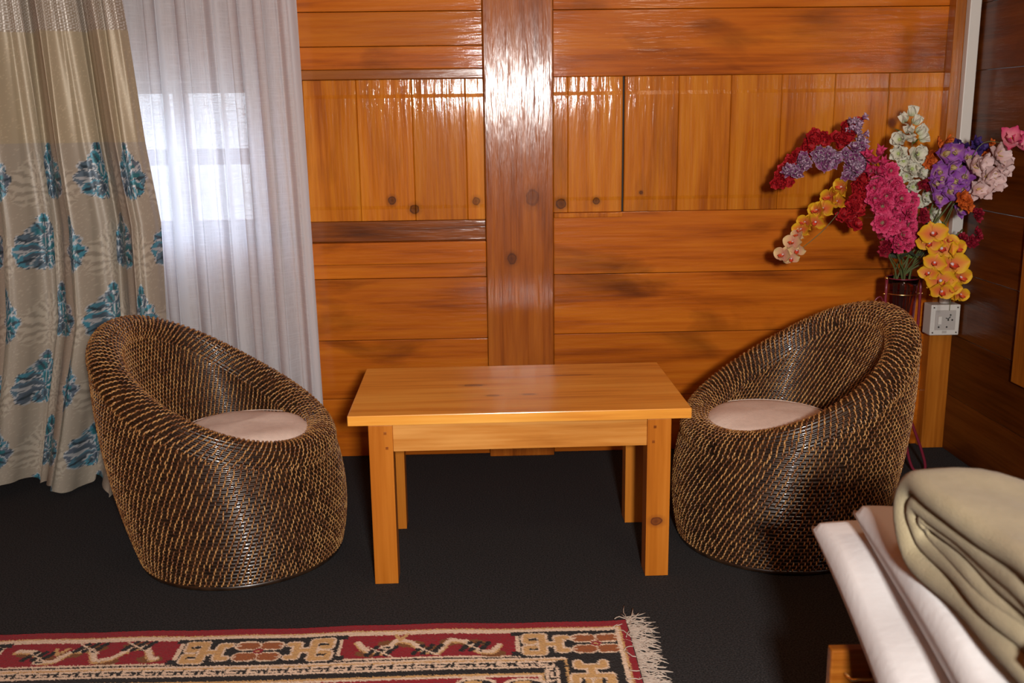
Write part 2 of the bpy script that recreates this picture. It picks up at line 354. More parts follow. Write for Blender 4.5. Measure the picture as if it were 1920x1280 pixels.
b = MB(); b.box(XL-.06, XR+.06, YF-.06, YF, 0, ZC); struct(b.build('wall_front', M['board']))
# window
w = empty('window_1', ((WX0+WX1)/2, 4.0, WZ0)); struct(w); ox, oz = w.location.x, w.location.z
b = MB(); fr = .035
xs_ = [(-1.685, -1.455), (-1.405, -1.17), (-1.12, -.895)]; zs_ = [(.972, 1.185), (1.247, 1.455)]
def fb(x0, x1, z0, z1, y0=-.025, y1=.02): b.box(x0-ox, x1-ox, y0, y1, z0-oz, z1-oz, .003)
fb(WX0+.001, WX1-.001, WZ0+.001, .972); fb(WX0+.001, WX1-.001, 1.455, WZ1+.028); fb(WX0+.001, xs_[0][0], .972, 1.455); fb(xs_[2][1], WX1-.001, .972, 1.455)
fb(xs_[0][1], xs_[1][0], .972, 1.455); fb(xs_[1][1], xs_[2][0], .972, 1.455)
for x0, x1 in xs_: fb(x0, x1, 1.185, 1.247)
b.build('window_frame', M['frame'], w)
for x0, x1 in xs_:
    for z0, z1 in zs_:
        b = MB(); b.box(x0-ox-.003, x1-ox+.003, -.004, .0, z0-oz-.003, z1-oz+.003); b.build('pane', M['pane'], w)

# ------------------------------------------------------------------ curtains
def damask_paint(S, Z):
    "cloth colour for cloth coordinates S (metres along the cloth) and height Z"
    sh = S.shape; col = np.zeros(sh+(3,)); lurex = np.zeros(sh)
    rnd = RNG.random(sh)
    A = np.array(lin(170, 154, 128)); B = np.array(lin(158, 146, 130)); T = 0
    col[:] = B; mid = (Z > 1.285) & (Z <= 1.655); col[mid] = A
    flick = (rnd > .93)[..., None]
    col = np.where(flick & (Z <= 1.655)[..., None], col*1.25, col)
    top = Z > 1.655
    q1 = (S/.0095) % 1; q2 = (Z/.0095 + .5*(np.floor(S/.0095) % 2)) % 1
    dia = (np.abs(q1-.5)+np.abs(q2-.5)) < .36
    col[top] = np.array(lin(150, 134, 116)); col[top & dia] = np.array(lin(214, 208, 200)); lurex[top & dia] = .35
    lurex[mid] = .12; lurex[Z <= 1.285] = .05
    teal = np.array(lin(58, 150, 172)); teal2 = np.array(lin(50, 120, 130)); slate = np.array(lin(92, 108, 122)); dk = np.array(lin(52, 66, 76)); sil = np.array(lin(196, 198, 200)); tone = np.array(lin(176, 164, 147))
    LEAVES = [(0, -.30, 90, .62, .20), (-.0, -.25, 62, .88, .20), (0, -.25, 118, .88, .20), (0, -.30, 36, .92, .21), (0, -.30, 144, .92, .21), (0, -.35, 10, .94, .20), (0, -.35, 170, .94, .20),
              (0, -.42, -16, .78, .17), (0, -.42, 196, .78, .17), (0, -.5, -46, .50, .15), (0, -.5, 226, .50, .15), (.0, .35, 90, .62, .17), (0, .18, 55, .55, .15), (0, .18, 125, .55, .15), (0, -.72, 90, .32, .12), (0, -.2, 90, .5, .13)]
    def motif(cs, cz, kk, toned):
        nonlocal col, lurex
        i0 = np.searchsorted(S[0], cs-.085); i1 = np.searchsorted(S[0], cs+.085); j0 = np.searchsorted(Z[:, 0], cz-.125); j1 = np.searchsorted(Z[:, 0], min(cz+.125, 1.285))
        if i1 <= i0 or j1 <= j0: return
        P = (S[j0:j1, i0:i1]-cs)/.078; Q = (Z[j0:j1, i0:i1]-cz)/.108; c = col[j0:j1, i0:i1]; lx = lurex[j0:j1, i0:i1]; rr_ = RNG.random(P.shape)
        for n_, (ox_, oy_, an, L_, w_) in enumerate(LEAVES):
            an = math.radians(an); dx, dy = P-ox_, Q-oy_; al = dx*math.cos(an)+dy*math.sin(an); ac = -dx*math.sin(an)+dy*math.cos(an)
            t_ = al/L_; ww = w_*1.3*(.25+1.1*np.sin(PI*np.clip(t_, 0, 1))**.8)*(1+.13*np.sin(t_*19))
            q_ = np.abs(ac)/np.maximum(ww, 1e-6); ins = (t_ > 0) & (t_ < 1) & (q_ < 1)
            if toned:
                c[ins & ((q_ > .72) | (q_ < .14))] = tone; c[ins & (q_ > .3) & (q_ < .5)] = B*.86; continue
            hue = .30+.38*math.sin(n_*2.4+kk*1.7)
            c[ins] = teal*hue+slate*(1-hue); c[ins & (q_ < .55) & (t_ < .7)] = (teal2 if n_ % 2 else slate)*.75
            c[ins & (q_ < .16)] = dk if n_ % 3 else sil*.7
            e_ = ins & ((q_ > .74) | (t_ > .93)); c[e_ & (rr_ > .25)] = sil*.85; c[e_ & (rr_ <= .3)] = dk*1.2
            lx[ins] = .2
    smax = S.max()
    for row in range(0, 7):
        cz = 1.187-.25*row
        for k in range(-1, int(smax/.25)+2):
            cs = k*.25+(.125 if row % 2 else 0)+.03
            motif(cs+.125, cz-.03, k, True); motif(cs, cz, k+row, False)
    return col, lurex
def cloth(name, su, zz, XY, mat, parent=None, paint=None, extra=None, thick=.0015):
    nz, ns = len(zz), len(su)
    V = np.zeros((nz, ns, 3))
    for i, z in enumerate(zz):
        x, y = XY(su, z); V[i, :, 0] = x; V[i, :, 1] = y; V[i, :, 2] = z
    return V
# damask: width and fold shape change with height
def damask_xy(s, z):
    t = np.clip((1.76-z)/1.76, -.4, 1)
    xr = np.interp(z, [0, .35, .65, 1.0, 1.28, 1.65, 1.76, 2.4], [-1.335, -1.24, -1.15, -1.137, -1.165, -1.188, -1.198, -1.30])
    xl = np.interp(z, [0, 1.76, 2.4], [-2.22, -2.05, -2.05])
    u = s**1.0
    ph = (u-1)*8.2*PI+.93*PI+.35*np.sin(u*7+1.3)+.22*np.sin(z*1.9+u*5)
    low = np.interp(z, [0, 1.1, 1.9], [1, .85, .45])
    fo = np.sign(np.sin(ph))*np.abs(np.sin(ph))**.55
    y = 3.585-.078*low*fo-.016*np.interp(z, [.6, 1.8], [.2, 1.3])*np.sin(2.3*ph+.9*np.sin(u*5)+z)-.007*np.sin(ph*5.1+z*2.2)
    x = xl+(xr-xl)*u+.022*np.sin(2*ph)*low*np.clip((1-u)*8, 0, 1)
    return x, y
su = np.linspace(0, 1, 470); zz = np.concatenate([np.linspace(.018, 1.78, 500), np.linspace(1.8, 2.36, 18)])
V = cloth('c', su, zz, damask_xy, None)
V[:, :, 2] += (.020*np.sin(su*6*2*PI+.9)[None, :]+.03*(1-su)[None, :]*.6+.012)*np.clip(1-V[:, :, 2]/.25, 0, 1)
S_ = np.repeat((su*1.62)[None, :], len(zz), 0); Z_ = np.repeat(zz[:, None], len(su), 1)
colr, lur = damask_paint(S_, Z_)
nv, nu = len(zz), len(su)
F0 = grid_faces(nu, nv)
back = V.copy(); back[:, :, 1] += .004
o = empty('curtain', (-1.65, 3.6, 0))
tag(o, 'beige satin curtain with teal damask medallions, hanging at far left beside the sheer', 'curtain')
Vf = V.reshape(-1, 3)-np.array(o.location)
cl = np_mesh('panel', Vf, F0, M['damask'], o, col=colr, extra={'lurex': lur})
b = MB(); lin_pts = [( -1.172-o.location.x+.006, 3.62-3.6, z) for z in (1.28, 1.6, 1.9, 2.36)]
# sheer
def sheer_xy(s, z):
    xr = np.interp(z, [0, .3, .8, 1.77, 2.4], [-.628, -.630, -.636, -.648, -.66])
    xl = np.interp(z, [0, 2.4], [-1.72, -1.72])
    ph = s*11*2*PI+1.2*np.sin(s*7)+.6*np.sin(z*1.3+s*4)
    y = 3.775+.020*np.sin(ph)*np.interp(z, [0, 2.4], [1.2, .8])+.007*np.sin(ph*2.7+z)
    x = xl+(xr-xl)*s+.006*np.sin(2*ph)*np.clip((1-s)*10, 0, 1)
    return x, y
ss = np.linspace(0, 1, 420); sz = np.linspace(.03, 2.36, 60)
V = cloth('s', ss, sz, sheer_xy, None)
hem = np.zeros((60, 420)); hem[:, ss > .975] = .35; hem[sz < .09, :] = .4
hem += .35*np.exp(-((ss-.55)/.006)**2)[None, :]+.35*np.exp(-((ss-.74)/.005)**2)[None, :]+.3*np.exp(-((ss-.40)/.006)**2)[None, :]
o = empty('sheer_curtain', (-1.2, 3.775, 0))
tag(o, 'white sheer linen curtain hanging in front of the small daylit window', 'curtain')
np_mesh('voile_panel', V.reshape(-1, 3)-np.array(o.location), grid_faces(420, 60), M['sheer'], o, extra={'hem': hem})
# rod above the frame
o = empty('curtain_rod', (-1.5, 3.70, 2.38)); tag(o, 'brass curtain rod carrying the damask and sheer curtains', 'curtain rod')
b = MB(); b.tube([(-1.0, -.09, 0), (1.0, -.09, 0)], .012, 12); b.build('rod', M['brass'], o, True)
b = MB(); b.tube([(-1.0, .08, -.01), (1.0, .08, -.01)], .008, 12); b.build('rod', M['brass'], o, True)
for x in (-.95, .95):
    b = MB(); b.tube([(x, -.09, 0), (x, .225, 0)], .008, 8); b.build('bracket', M['brass'], o, True)

# ------------------------------------------------------------------ coffee table
TW, TD, TH, TT, LI, LW, BY = .9929, .5598, .5228, .0303, .0576, .0696, .4103
t = empty('coffee_table', (.1021, 2.7624, 0), .0088)
tag(t, 'rectangular light pine coffee table between the two rattan chairs', 'table')
b = MB()
bw = TD/3
b.box(-TW/2, TW/2, 0, TD, TH-TT, TH, .0025)
b.build('tabletop', M['table'], t)
xl = TW/2-LI
for sx in (-1, 1):
    for k, y0 in enumerate((.004, BY)):
        b = MB(); x0, x1 = sorted((sx*xl, sx*(xl-LW))); b.box(x0, x1, y0, y0+LW, 0, TH-TT-.0005, .002)
        lg = b.build('leg', M['tleg'], t)
        if k == 0:
            for zz_ in (TH-.055, TH-.10):
                b = MB(); cx = sx*(xl-.052+(.004 if zz_ > TH-.08 else 0)); b.box(cx-.004, cx+.004, y0-.0012, y0+.004, zz_-.004, zz_+.004, .0005); b.build('peg', M['ledge'], lg)
b = MB(); b.box(-xl+LW, xl-LW, .012, .034, TH-TT-.083, TH-TT-.0005, .002); b.build('apron', M['apron'], t)
b = MB(); b.box(-xl+LW, xl-LW, BY+LW-.03, BY+LW-.008, TH-TT-.083, TH-TT-.0005, .002); b.build('apron', M['apron'], t)
for sx in (-1, 1):
    b = MB(); x0, x1 = sorted((sx*(xl-.012), sx*(xl-.034))); b.box(x0, x1, .004+LW, BY, TH-TT-.083, TH-TT-.0005, .002); b.build('apron', M['tleg'], t)

# ------------------------------------------------------------------ rattan tub chairs
RBX, RBY, RA, RBb, RX, RR = .304, .302, .316, .288, -.060, .046
CZ = (.506, -.170, .018)
PITCHR = .0118
def rim_z(th): return CZ[0]+CZ[1]*np.cos(th)+CZ[2]*np.cos(2*th)
def se(v, p): return np.sign(v)*np.abs(v)**p
def rimc(th): return np.stack([RX+RA*se(np.cos(th), .97), RBb*se(np.sin(th), .97), rim_z(th)], -1)
def nrm(th):
    n = np.stack([np.cos(th)/RA, np.sin(th)/RBb, 0*th], -1); return n/np.linalg.norm(n, axis=-1, keepdims=True)
def rim_frame(th):
    e = 1e-3; T = rimc(th+e)-rimc(th-e); T /= np.linalg.norm(T, axis=-1, keepdims=True)
    up = np.zeros_like(T); up[..., 2] = 1
    n = np.cross(T, up); n /= np.linalg.norm(n, axis=-1, keepdims=True); U = np.cross(n, T); return T, n, U
def zseam(th): return rim_z(th)-.012
def outer(th, z):
    zs = zseam(th); t = np.clip(z/zs, 0, 1)[..., None]
    base = np.stack([RBX*np.cos(th), RBY*np.sin(th), 0*th], -1); n = nrm(th)
    top = rimc(th)+n*(RR-.004)
    bl = (.016+.014*np.clip(-np.cos(th), 0, 1)+.010*np.clip(np.cos(th), 0, 1))[..., None]
    P = base*(1-t)+top*t+n*4*t*(1-t)*bl; P[..., 2] = z
    return P
SEAT = .285
def inner(th, z):
    top = rimc(th)-nrm(th)*(RR-.003); zt = rim_z(th)-.01; t = np.clip((zt-z)/(zt-SEAT+.001), 0, 1)[..., None]
    bot = np.stack([-.008+.222*np.cos(th), .222*np.sin(th), 0*th], -1)
    P = top*(1-t)+bot*t-nrm(th)*(-.5*4*t*(1-t)*.018); P[..., 2] = z
    return P
def corr(x): return .0048*np.abs(np.sin(PI*x))**.7
def tubes(P0, P1, Nn, r, h0, h1, S=6, A=5):
    "many short bent tubes at once"
    K_ = len(P0); T = P1-P0; ln = np.linalg.norm(T, axis=1, keepdims=True); T = T/ln; Bn = np.cross(T, Nn); Bn /= np.linalg.norm(Bn, axis=1, keepdims=True)
    s = np.linspace(0, 1, S); a = np.arange(A)*2*PI/A
    hh = h0+h1*np.sin(PI*s)**.8
    rr = r*np.array([.55]+[1]*(S-2)+[.55]) if np.isscalar(r) else r
    ctr = P0[:, None]+(P1-P0)[:, None]*s[None, :, None]+Nn[:, None]*hh[None, :, None]
    V = ctr[:, :, None]+(Bn[:, None, None]*np.cos(a)[None, None, :, None]+Nn[:, None, None]*np.sin(a)[None, None, :, None]*.62)*rr[None, :, None, None]
    base = (np.arange(K_)*S*A)[:, None, None]; i = np.arange(S-1)[None, :, None]; j = np.arange(A)[None, None, :]
    F = np.stack([base+i*A+j, base+i*A+(j+1) % A, base+(i+1)*A+(j+1) % A, base+(i+1)*A+j], -1).reshape(-1, 4)
    return V.reshape(-1, 3), F
def combine(parts):
    Vs, Fs, Ms = [], [], []; off = 0
    for V, F, m in parts:
        Vs.append(V); Fs.append(F+off); Ms.append(np.full(len(F), m)); off += len(V)
    return np.concatenate(Vs), np.concatenate(Fs), np.concatenate(Ms)
def jit(n, s): return RNG.normal(0, s, n)
def chair_meshes():
    NT = 300; th = np.linspace(0, 2*PI, NT, endpoint=False)
    # outer body: level rows of cane
    zmax = zseam(th).max(); zr = np.arange(.012, zmax+PITCHR/5, PITCHR/5)
    TH_, ZZ = np.meshgrid(th, zr); ZC_ = np.minimum(ZZ, zseam(TH_))
    P = outer(TH_, ZC_)+nrm(TH_)*corr(ZC_/PITCHR)[..., None]
    F = grid_faces(NT, len(zr), True); clampd = (ZZ >= zseam(TH_)).ravel()
    F = F[~(clampd[F[:, 0]] & clampd[F[:, 1]])]
    Fb = F[:, [0, 1, 2, 3]]
    NS = 116; parts = [(P.reshape(-1, 3), Fb, 0)]
    ths, zs = [], []
    for k in range(1, int(zmax/PITCHR)+1):
        tt = (np.arange(NS)+.35*k)*2*PI/NS+jit(NS, .0035)
        ok = (k+1.0)*PITCHR < zseam(tt)+.004
        ths.append(tt[ok]); zs.append(np.full(ok.sum(), k*PITCHR)+jit(ok.sum(), .0005))
    tt = np.concatenate(ths); z = np.concatenate(zs); keep = RNG.random(len(tt)) > .012; tt = tt[keep]; z = z[keep]
    d = (.0034+jit(len(tt), .0011))/.30
    z0 = np.maximum(z-PITCHR*.55, .014)
    V, F = tubes(outer(tt, z0), outer(tt+d, np.minimum(z+PITCHR*.95, zseam(tt)+.004)), nrm(tt), .0025, .0006, .0080)
    parts.append((V, F, 1)); body = combine(parts)
    # rolled rim
    NR = 20; arc = np.radians(np.linspace(-62, 205, NR*5+1)); TH_, AR = np.meshgrid(th, arc)
    T, n, U = rim_frame(TH_); x = (np.arange(NR*5+1)/5)[:, None]
    rad = RR+corr(x)[..., None]
    P = rimc(TH_)+(n*np.cos(AR)[..., None]+U*np.sin(AR)[..., None])*rad
    parts = [(P.reshape(-1, 3), grid_faces(NT, NR*5+1, True), 0)]
    NS2 = 122; ths, ks = [], []
    for k in range(0, NR):
        tt = (np.arange(NS2)+.36*k)*2*PI/NS2+jit(NS2, .003); ths.append(tt); ks.append(np.full(NS2, float(k)))
    tt = np.concatenate(ths); kk = np.concatenate(ks); keep = RNG.random(len(tt)) > .008; tt = tt[keep]; kk = kk[keep]
    a0 = np.radians(-62+267*(np.maximum(kk-.55, 0))/NR); a1 = np.radians(-62+267*np.minimum(kk+1.15, NR)/NR)
    d = (.0055+jit(len(tt), .0012))/.31
    def rp(t_, a_):
        T, n, U = rim_frame(t_); D = n*np.cos(a_)[:, None]+U*np.sin(a_)[:, None]; return rimc(t_)+D*RR, D
    P0, D0 = rp(tt, a0); P1, D1 = rp(tt+d, a1); Dm = D0+D1; Dm /= np.linalg.norm(Dm, axis=1, keepdims=True)
    V, F = tubes(P0, P1, Dm, .0027, .0006, .0086); parts.append((V, F, 1)); rim = combine(parts)
    # inner wall
    ztop = (rim_z(th)-.01).max(); zr = np.arange(SEAT-.004, ztop+PITCHR/5, PITCHR/5); TH_, ZZ = np.meshgrid(th, zr); lim = rim_z(TH_)-.01
    ZC_ = np.minimum(ZZ, lim); P = inner(TH_, ZC_)-nrm(TH_)*corr(ZC_/PITCHR)[..., None]
    F = grid_faces(NT, len(zr), True); cl_ = (ZZ >= lim).ravel(); F = F[~(cl_[F[:, 0]] & cl_[F[:, 1]])][:, ::-1]
    parts = [(P.reshape(-1, 3), F, 0)]; NS3 = 104; ths, zs = [], []
    for k in range(int(SEAT/PITCHR)+1, int(ztop/PITCHR)+1):
        tt = (np.arange(NS3)-.35*k)*2*PI/NS3+jit(NS3, .003); ok = (k+.8)*PITCHR < rim_z(tt)-.01
        ths.append(tt[ok]); zs.append(np.full(ok.sum(), k*PITCHR))
    tt = np.concatenate(ths); z = np.concatenate(zs); d = (.006+jit(len(tt), .0008))/.27
    V, F = tubes(inner(tt, z-PITCHR*.5), inner(tt-d, z+PITCHR*1.0), -nrm(tt), .0025, .0006, .0078)
    parts.append((V, F, 1)); inn = combine(parts)
    return body, rim, inn
body_d, rim_d, inn_d = chair_meshes()
CM = [M['cane'], M['peel']]
me_body = np_mesh('woven_body', body_d[0], body_d[1], CM, mi=body_d[2], obj=False)
me_rim = np_mesh('rolled_rim', rim_d[0], rim_d[1], CM, mi=rim_d[2], obj=False)
me_inn = np_mesh('woven_inner_wall', inn_d[0], inn_d[1], CM, mi=inn_d[2], obj=False)
ch = empty('rattan_chair', (-.788, 3.048, 0), -.27)
tag(ch, 'round rattan tub chair in front of the curtains, left of the pine table', 'chair')
for nm, me in (('woven_body', me_body), ('rolled_rim', me_rim), ('woven_inner_wall', me_inn)): link(bpy.data.objects.new(nm, me), ch)
b = MB(); k = 96
vs = []; fs = []
prof = [(.008, .0), (.016, .004), (.016, .014), (.008, .020), (-.004, .018), (-.004, .001)]
for j in range(k):
    a = 2*PI*j/k
    for pr, pz in prof: vs.append(((RBX+pr-.006)*math.cos(a), (RBY+pr-.006)*math.sin(a), pz))
q = len(prof)
for j in range(k):
    for i in range(q): fs.append((j*q+i, j*q+(i+1) % q, ((j+1) % k)*q+(i+1) % q, ((j+1) % k)*q+i))
b.add(vs, fs); b.build('base_ring', M['cane'], ch, True)
b = MB(); vs = [(-.008, 0, SEAT+.002)]+[(-.008+.226*math.cos(2*PI*j/k), .226*math.sin(2*PI*j/k), SEAT+.002) for j in range(k)]
vs += [(-.008, 0, SEAT-.015)]+[(-.008+.226*math.cos(2*PI*j/k), .226*math.sin(2*PI*j/k), SEAT-.015) for j in range(k)]
fs = [(0, 1+j, 1+(j+1) % k) for j in range(k)]+[(k+1, k+2+(j+1) % k, k+2+j) for j in range(k)]+[(1+j, k+2+j, k+2+(j+1) % k, 1+(j+1) % k) for j in range(k)]
b.add(vs, fs); b.build('seat', M['cane'], ch)
ch2 = ch.copy(); COL.objects.link(ch2); ch2.location = (.943, 3.052, 0); ch2.rotation_euler = (0, 0, 3.44)
tag(ch2, 'round rattan tub chair in front of the flower vase, right of the pine table', 'chair')
for c in list(ch.children):
    d = c.copy(); COL.objects.link(d); d.parent = ch2
# round cushions
def cushion_mesh(name, seed):
    rs = np.random.default_rng(seed); NT, NP = 96, 40
    th = np.linspace(0, 2*PI, NT, endpoint=False); R0, Hh = .212, .057
    prof = []
    for i in range(NP):
        a = -PI/2+PI*i/(NP-1); prof.append((R0*abs(math.cos(a))**.34 if abs(math.cos(a)) > 1e-6 else 0, Hh*math.copysign(abs(math.sin(a))**.75, math.sin(a))))
    V = []
    ph = rs.random(6)*6
    for r, z in prof:
        for t_ in th:
            rr = r*(1+.012*math.sin(3*t_+ph[0])+.006*math.sin(11*t_+ph[1]))
            zz_ = z+(.0022*math.sin(r*math.cos(t_+ph[2])*38+ph[4])+.002*math.sin(r*math.sin(t_)*30+ph[3]) if z > 0 else 0)+(.014*(1-(r/R0)**2) if z > 0 else 0)
            if abs(z) < Hh*.985 and z > 0: rr += .0012*math.sin(60*t_)
            V.append((rr*math.cos(t_), rr*math.sin(t_), zz_+Hh))
    return np_mesh(name, V, grid_faces(NT, NP, True), M['linen'])
c1 = cushion_mesh('seat_cushion', 1); c1.location = (-.758, 3.056, SEAT+.014)
tag(c1, 'round beige linen cushion on the seat of the left rattan chair', 'cushion')
c2 = cushion_mesh('seat_cushion', 2); c2.location = (.910, 3.058, SEAT+.014)
tag(c2, 'round beige linen cushion on the seat of the right rattan chair', 'cushion')
for c in (c1, c2):
    b = MB(); pts = [(.204*math.cos(2*PI*j/64), .204*math.sin(2*PI*j/64), .103) for j in range(65)]; b.tube(pts, .0013, 6, caps=False); b.build('piping', M['linen'], c, True)

# ------------------------------------------------------------------ rug
RW, RD, RC = 1.96, .96, .0029
def paint_rug():
    nx, ny = int(RW/RC), int(RD/RC)
    e = (np.arange(nx)+.5)*RC; d = (np.arange(ny)+.5)*RC   # e from right edge, d from far edge
    E_, D_ = np.meshgrid(e, d)
    red = lin(140, 16, 30); red2 = lin(120, 12, 24); cream = lin(222, 196, 170); tan = lin(198, 156, 100); blk = lin(26, 18, 15); brn = lin(150, 84, 40)
    C_ = np.zeros(E_.shape+(3,)); C_[:] = red
    def rect(a0, a1, b0, b1, c, sw=False):
        if sw: a0, a1, b0, b1 = b0, b1, a0, a1
        i0, i1 = max(0, int(a0/RC)), max(0, int(a1/RC)); j0, j1 = max(0, int(b0/RC)), max(0, int(b1/RC)); C_[j0:j1, i0:i1] = c
    def stroke(pts, w, c, sw=False):
        for p, q in zip(pts[:-1], pts[1:]):
            if sw: p, q = p[::-1], q[::-1]
            x0, x1 = min(p[0], q[0])-w, max(p[0], q[0])+w; y0, y1 = min(p[1], q[1])-w, max(p[1], q[1])+w
            i0, i1, j0, j1 = max(0, int(x0/RC)), int(x1/RC)+1, max(0, int(y0/RC)), int(y1/RC)+1
            if i0 >= nx or j0 >= ny: continue
            ee, dd = E_[j0:j1, i0:i1], D_[j0:j1, i0:i1]
            vx, vy = q[0]-p[0], q[1]-p[1]; l2 = vx*vx+vy*vy+1e-12
            t = np.clip(((ee-p[0])*vx+(dd-p[1])*vy)/l2, 0, 1); dist = np.hypot(ee-p[0]-t*vx, dd-p[1]-t*vy)
            C_[j0:j1, i0:i1][dist < w/2] = c
    def blob(cx, cy, rx, ry, c, sw=False):
        if sw: cx, cy, rx, ry = cy, cx, ry, rx
        C_[((E_-cx)/rx)**2+((D_-cy)/ry)**2 < 1] = c
    B0, B1 = .062, .188          # border block band
    RE = .042                    # right edge red width
    # frames
    def frame(o_e, o_d, c):
        C_[(E_ > o_e) & (E_ < RW-o_e) & (D_ > o_d) & (D_ < RD-o_d)] = c
    frame(.024, .036, tan); frame(.030, .042, cream); frame(.042, .054, blk)
    frame(B1-.018, B1, cream); frame(B1-.010, B1+.008, tan); frame(B1-.002, B1+.016, blk); frame(.240, .262, tan); frame(.247, .269, cream); frame(.256, .278, red)
    def flower(cx, cy, sw=False):
        for sx in (-1, 1):
            for sy in (-1, 1):
                x, y = cx+sx*.030, cy+sy*.027
                stroke([(x-.012, y), (x+.012, y)], .046, cream, sw); stroke([(x-.013, y), (x+.013, y)], .034, brn, sw)
                stroke([(x+sx*.024, y), (x+sx*.03, y)], .008, cream, sw)
        blob(cx, cy, .013, .013, red, sw); blob(cx, cy, .005, .005, tan, sw)
    def fret(x0, x1, sw, flip=1):
        "fret block between x0 and x1 of the border band"
        rect(x0, x1, B0-.006, B1-.006, blk, sw)
        m = (B0+B1)/2-.004; h = .044; L = x1-x0
        f = (lambda x: x0+x) if flip > 0 else (lambda x: x1-x)
        for w, c in ((.028, cream), (.018, tan)):
            stroke([(f(.022), m-h), (f(.062), m-h), (f(.062), m+h), (f(.022), m+h)], w, c, sw)
            stroke([(f(.022), m-h+.002), (f(.022), m-.012), (f(.040), m-.012)], w, c, sw); stroke([(f(.022), m+h), (f(.022), m+.016), (f(.040), m+.016)], w, c, sw)
            stroke([(f(.062), m), (f(.105), m)], w, c, sw); stroke([(f(.105), m-h+.012), (f(.105), m+h-.012)], w, c, sw)
            stroke([(f(.105), m-h+.012), (f(.125), m-h+.012)], w, c, sw); stroke([(f(.105), m+h-.012), (f(.125), m+h-.012)], w, c, sw)
        stroke([(f(.030), m-h+.020), (f(.048), m-h+.020)], .008, blk, sw); stroke([(f(.030), m+h-.018), (f(.048), m+h-.018)], .008, blk, sw)
    def dragon(x0, x1, sw, ph=0):
        rect(x0-.004, x1+.004, B0-.008, B1-.004, cream, sw); rect(x0+.008, x1-.008, B0, B1-.012, red, sw)
        for xa, xb in ((x0-.006, x0+.020), (x1-.020, x1+.006)):      # stepped corners
            rect(xa, xb, B0-.006, B0+.016, blk, sw); rect(xa, xb, B1-.030, B1-.008, blk, sw)
        m = (B0+B1)/2-.006; L = x1-x0; n = 90
        cv = [(x0+.05+(L-.10)*i/n, m+.030*max(-1, min(1, 1.5*math.sin(ph+i/n*PI*5.2)))*(.9+.25*math.sin(i*.21))) for i in range(n+1)]
        for i in range(4, n-4, 13): blob(cv[i][0], cv[i][1]+.012*(-1)**(i//13), .034, .017, lin(120, 72, 28), sw)
        stroke([(p[0], p[1]+.005) for p in cv], .020, tan, sw); stroke(cv, .0145, cream, sw)
        for k_ in (.17, .50, .83):
            c0 = cv[int(k_*n)]
            for s_ in (-1, 0, 1):
                stroke([(c0[0]+s_*.024-.010, c0[1]-.026), (c0[0]+s_*.024+.012, c0[1]+.012)], .015, blk, sw)
            stroke([(c0[0]-.030, c0[1]+.024), (c0[0]+.036, c0[1]-.028)], .005, cream, sw)
        c0 = cv[int(.66*n)]; stroke([(c0[0], c0[1]-.035), (c0[0]+.018, c0[1]-.005), (c0[0]+.030, c0[1]-.035)], .010, tan, sw)
        blob(c0[0]+.05, c0[1]+.03, .018, .010, cream, sw); blob(c0[0]+.05, c0[1]+.03, .010, .005, blk, sw)
    def side(Ltot, sw, o):
        "blocks of one side; o = where the corner block ends"
        x = o; seq = [('f', .150, 1), ('d', .470, 0), ('F', .410, 0), ('d', .470, 2), ('f', .15, -1)] if not sw else [('f', .15, 1), ('d', .30, 1), ('f', .15, -1)]
        for kd, w, p in seq:
            if kd == 'f': fret(x, x+w, sw, -p)
            elif kd == 'd': dragon(x, x+w, sw, p)
            else:
                fret(x, x+.145, sw, 1); fret(x+w-.145, x+w, sw, -1); rect(x+.145, x+w-.145, B0-.006, B1-.006, blk, sw); flower(x+w/2, (B0+B1)/2-.004, sw)
            x += w
    def key(sw, x0, x1):
        p = .052; k_ = 0; x = x0
        while x < x1-p:
            a, bb = .212, .236
            stroke([(x, a-.004), (x+p*.78, a-.004), (x+p*.78, a+.010), (x+p*.38, a+.010)], .0085, cream, sw)
            stroke([(x+p*.1, a+.021), (x+p*1.02, a+.021)], .0075, cream, sw); stroke([(x+p*.1, a+.021), (x+p*.1, a+.008)], .0075, cream, sw)
            x += p
    side(RW, False, .150); flower(.098, .121)
    # turned border on the right edge, its band shifted
    side(RD, True, .190)
    key(False, .21, RW-.2); key(True, .24, RD-.2)
    for cx, cy in ((.29, .305), (.41, .300), (.62, .33), (.90, .32), (1.2, .31), (1.5, .33)):
        blob(cx, cy, .05, .022, cream); blob(cx, cy+.004, .04, .016, blk); blob(cx+.006, cy, .022, .010, tan)
    blob(RW/2, RD/2, .30, .15, blk); blob(RW/2, RD/2, .28, .135, tan); blob(RW/2, RD/2, .24, .11, red2); blob(RW/2, RD/2, .10, .06, cream)
    return C_, nx, ny
C_, nx, ny = paint_rug()
rg = empty('rug', (.376, 2.492, 0), -.006)
tag(rg, 'red patterned wool rug with cream and black border and fringed end on the carpet', 'rug')
# ragged pile: sample colours with a small jitter
jx = np.clip(np.arange(nx)[None, :]+np.rint(RNG.normal(0, .45, (ny, nx))).astype(int), 0, nx-1)
jy = np.clip(np.arange(ny)[:, None]+np.rint(RNG.normal(0, .45, (ny, nx))).astype(int), 0, ny-1)
C_ = C_[jy, jx]*(.86+.28*RNG.random((ny, nx, 1)))
X, Y = np.meshgrid(-(np.arange(nx)+.5)*RC, -(np.arange(ny)+.5)*RC)
wob = .0025*np.sin(X*9)+.002*np.sin(X*23)
Zr = .010+RNG.random((ny, nx))*.0012+.0015*np.sin(X*7+Y*5)
edge = (np.arange(nx)[None, :] < 1) | (np.arange(nx)[None, :] >= nx-1) | (np.arange(ny)[:, None] < 1) | (np.arange(ny)[:, None] >= ny-1)
Zr = np.where(edge, .001, Zr); Yw = Y+wob*np.clip(1+Y*4, 0, 1)
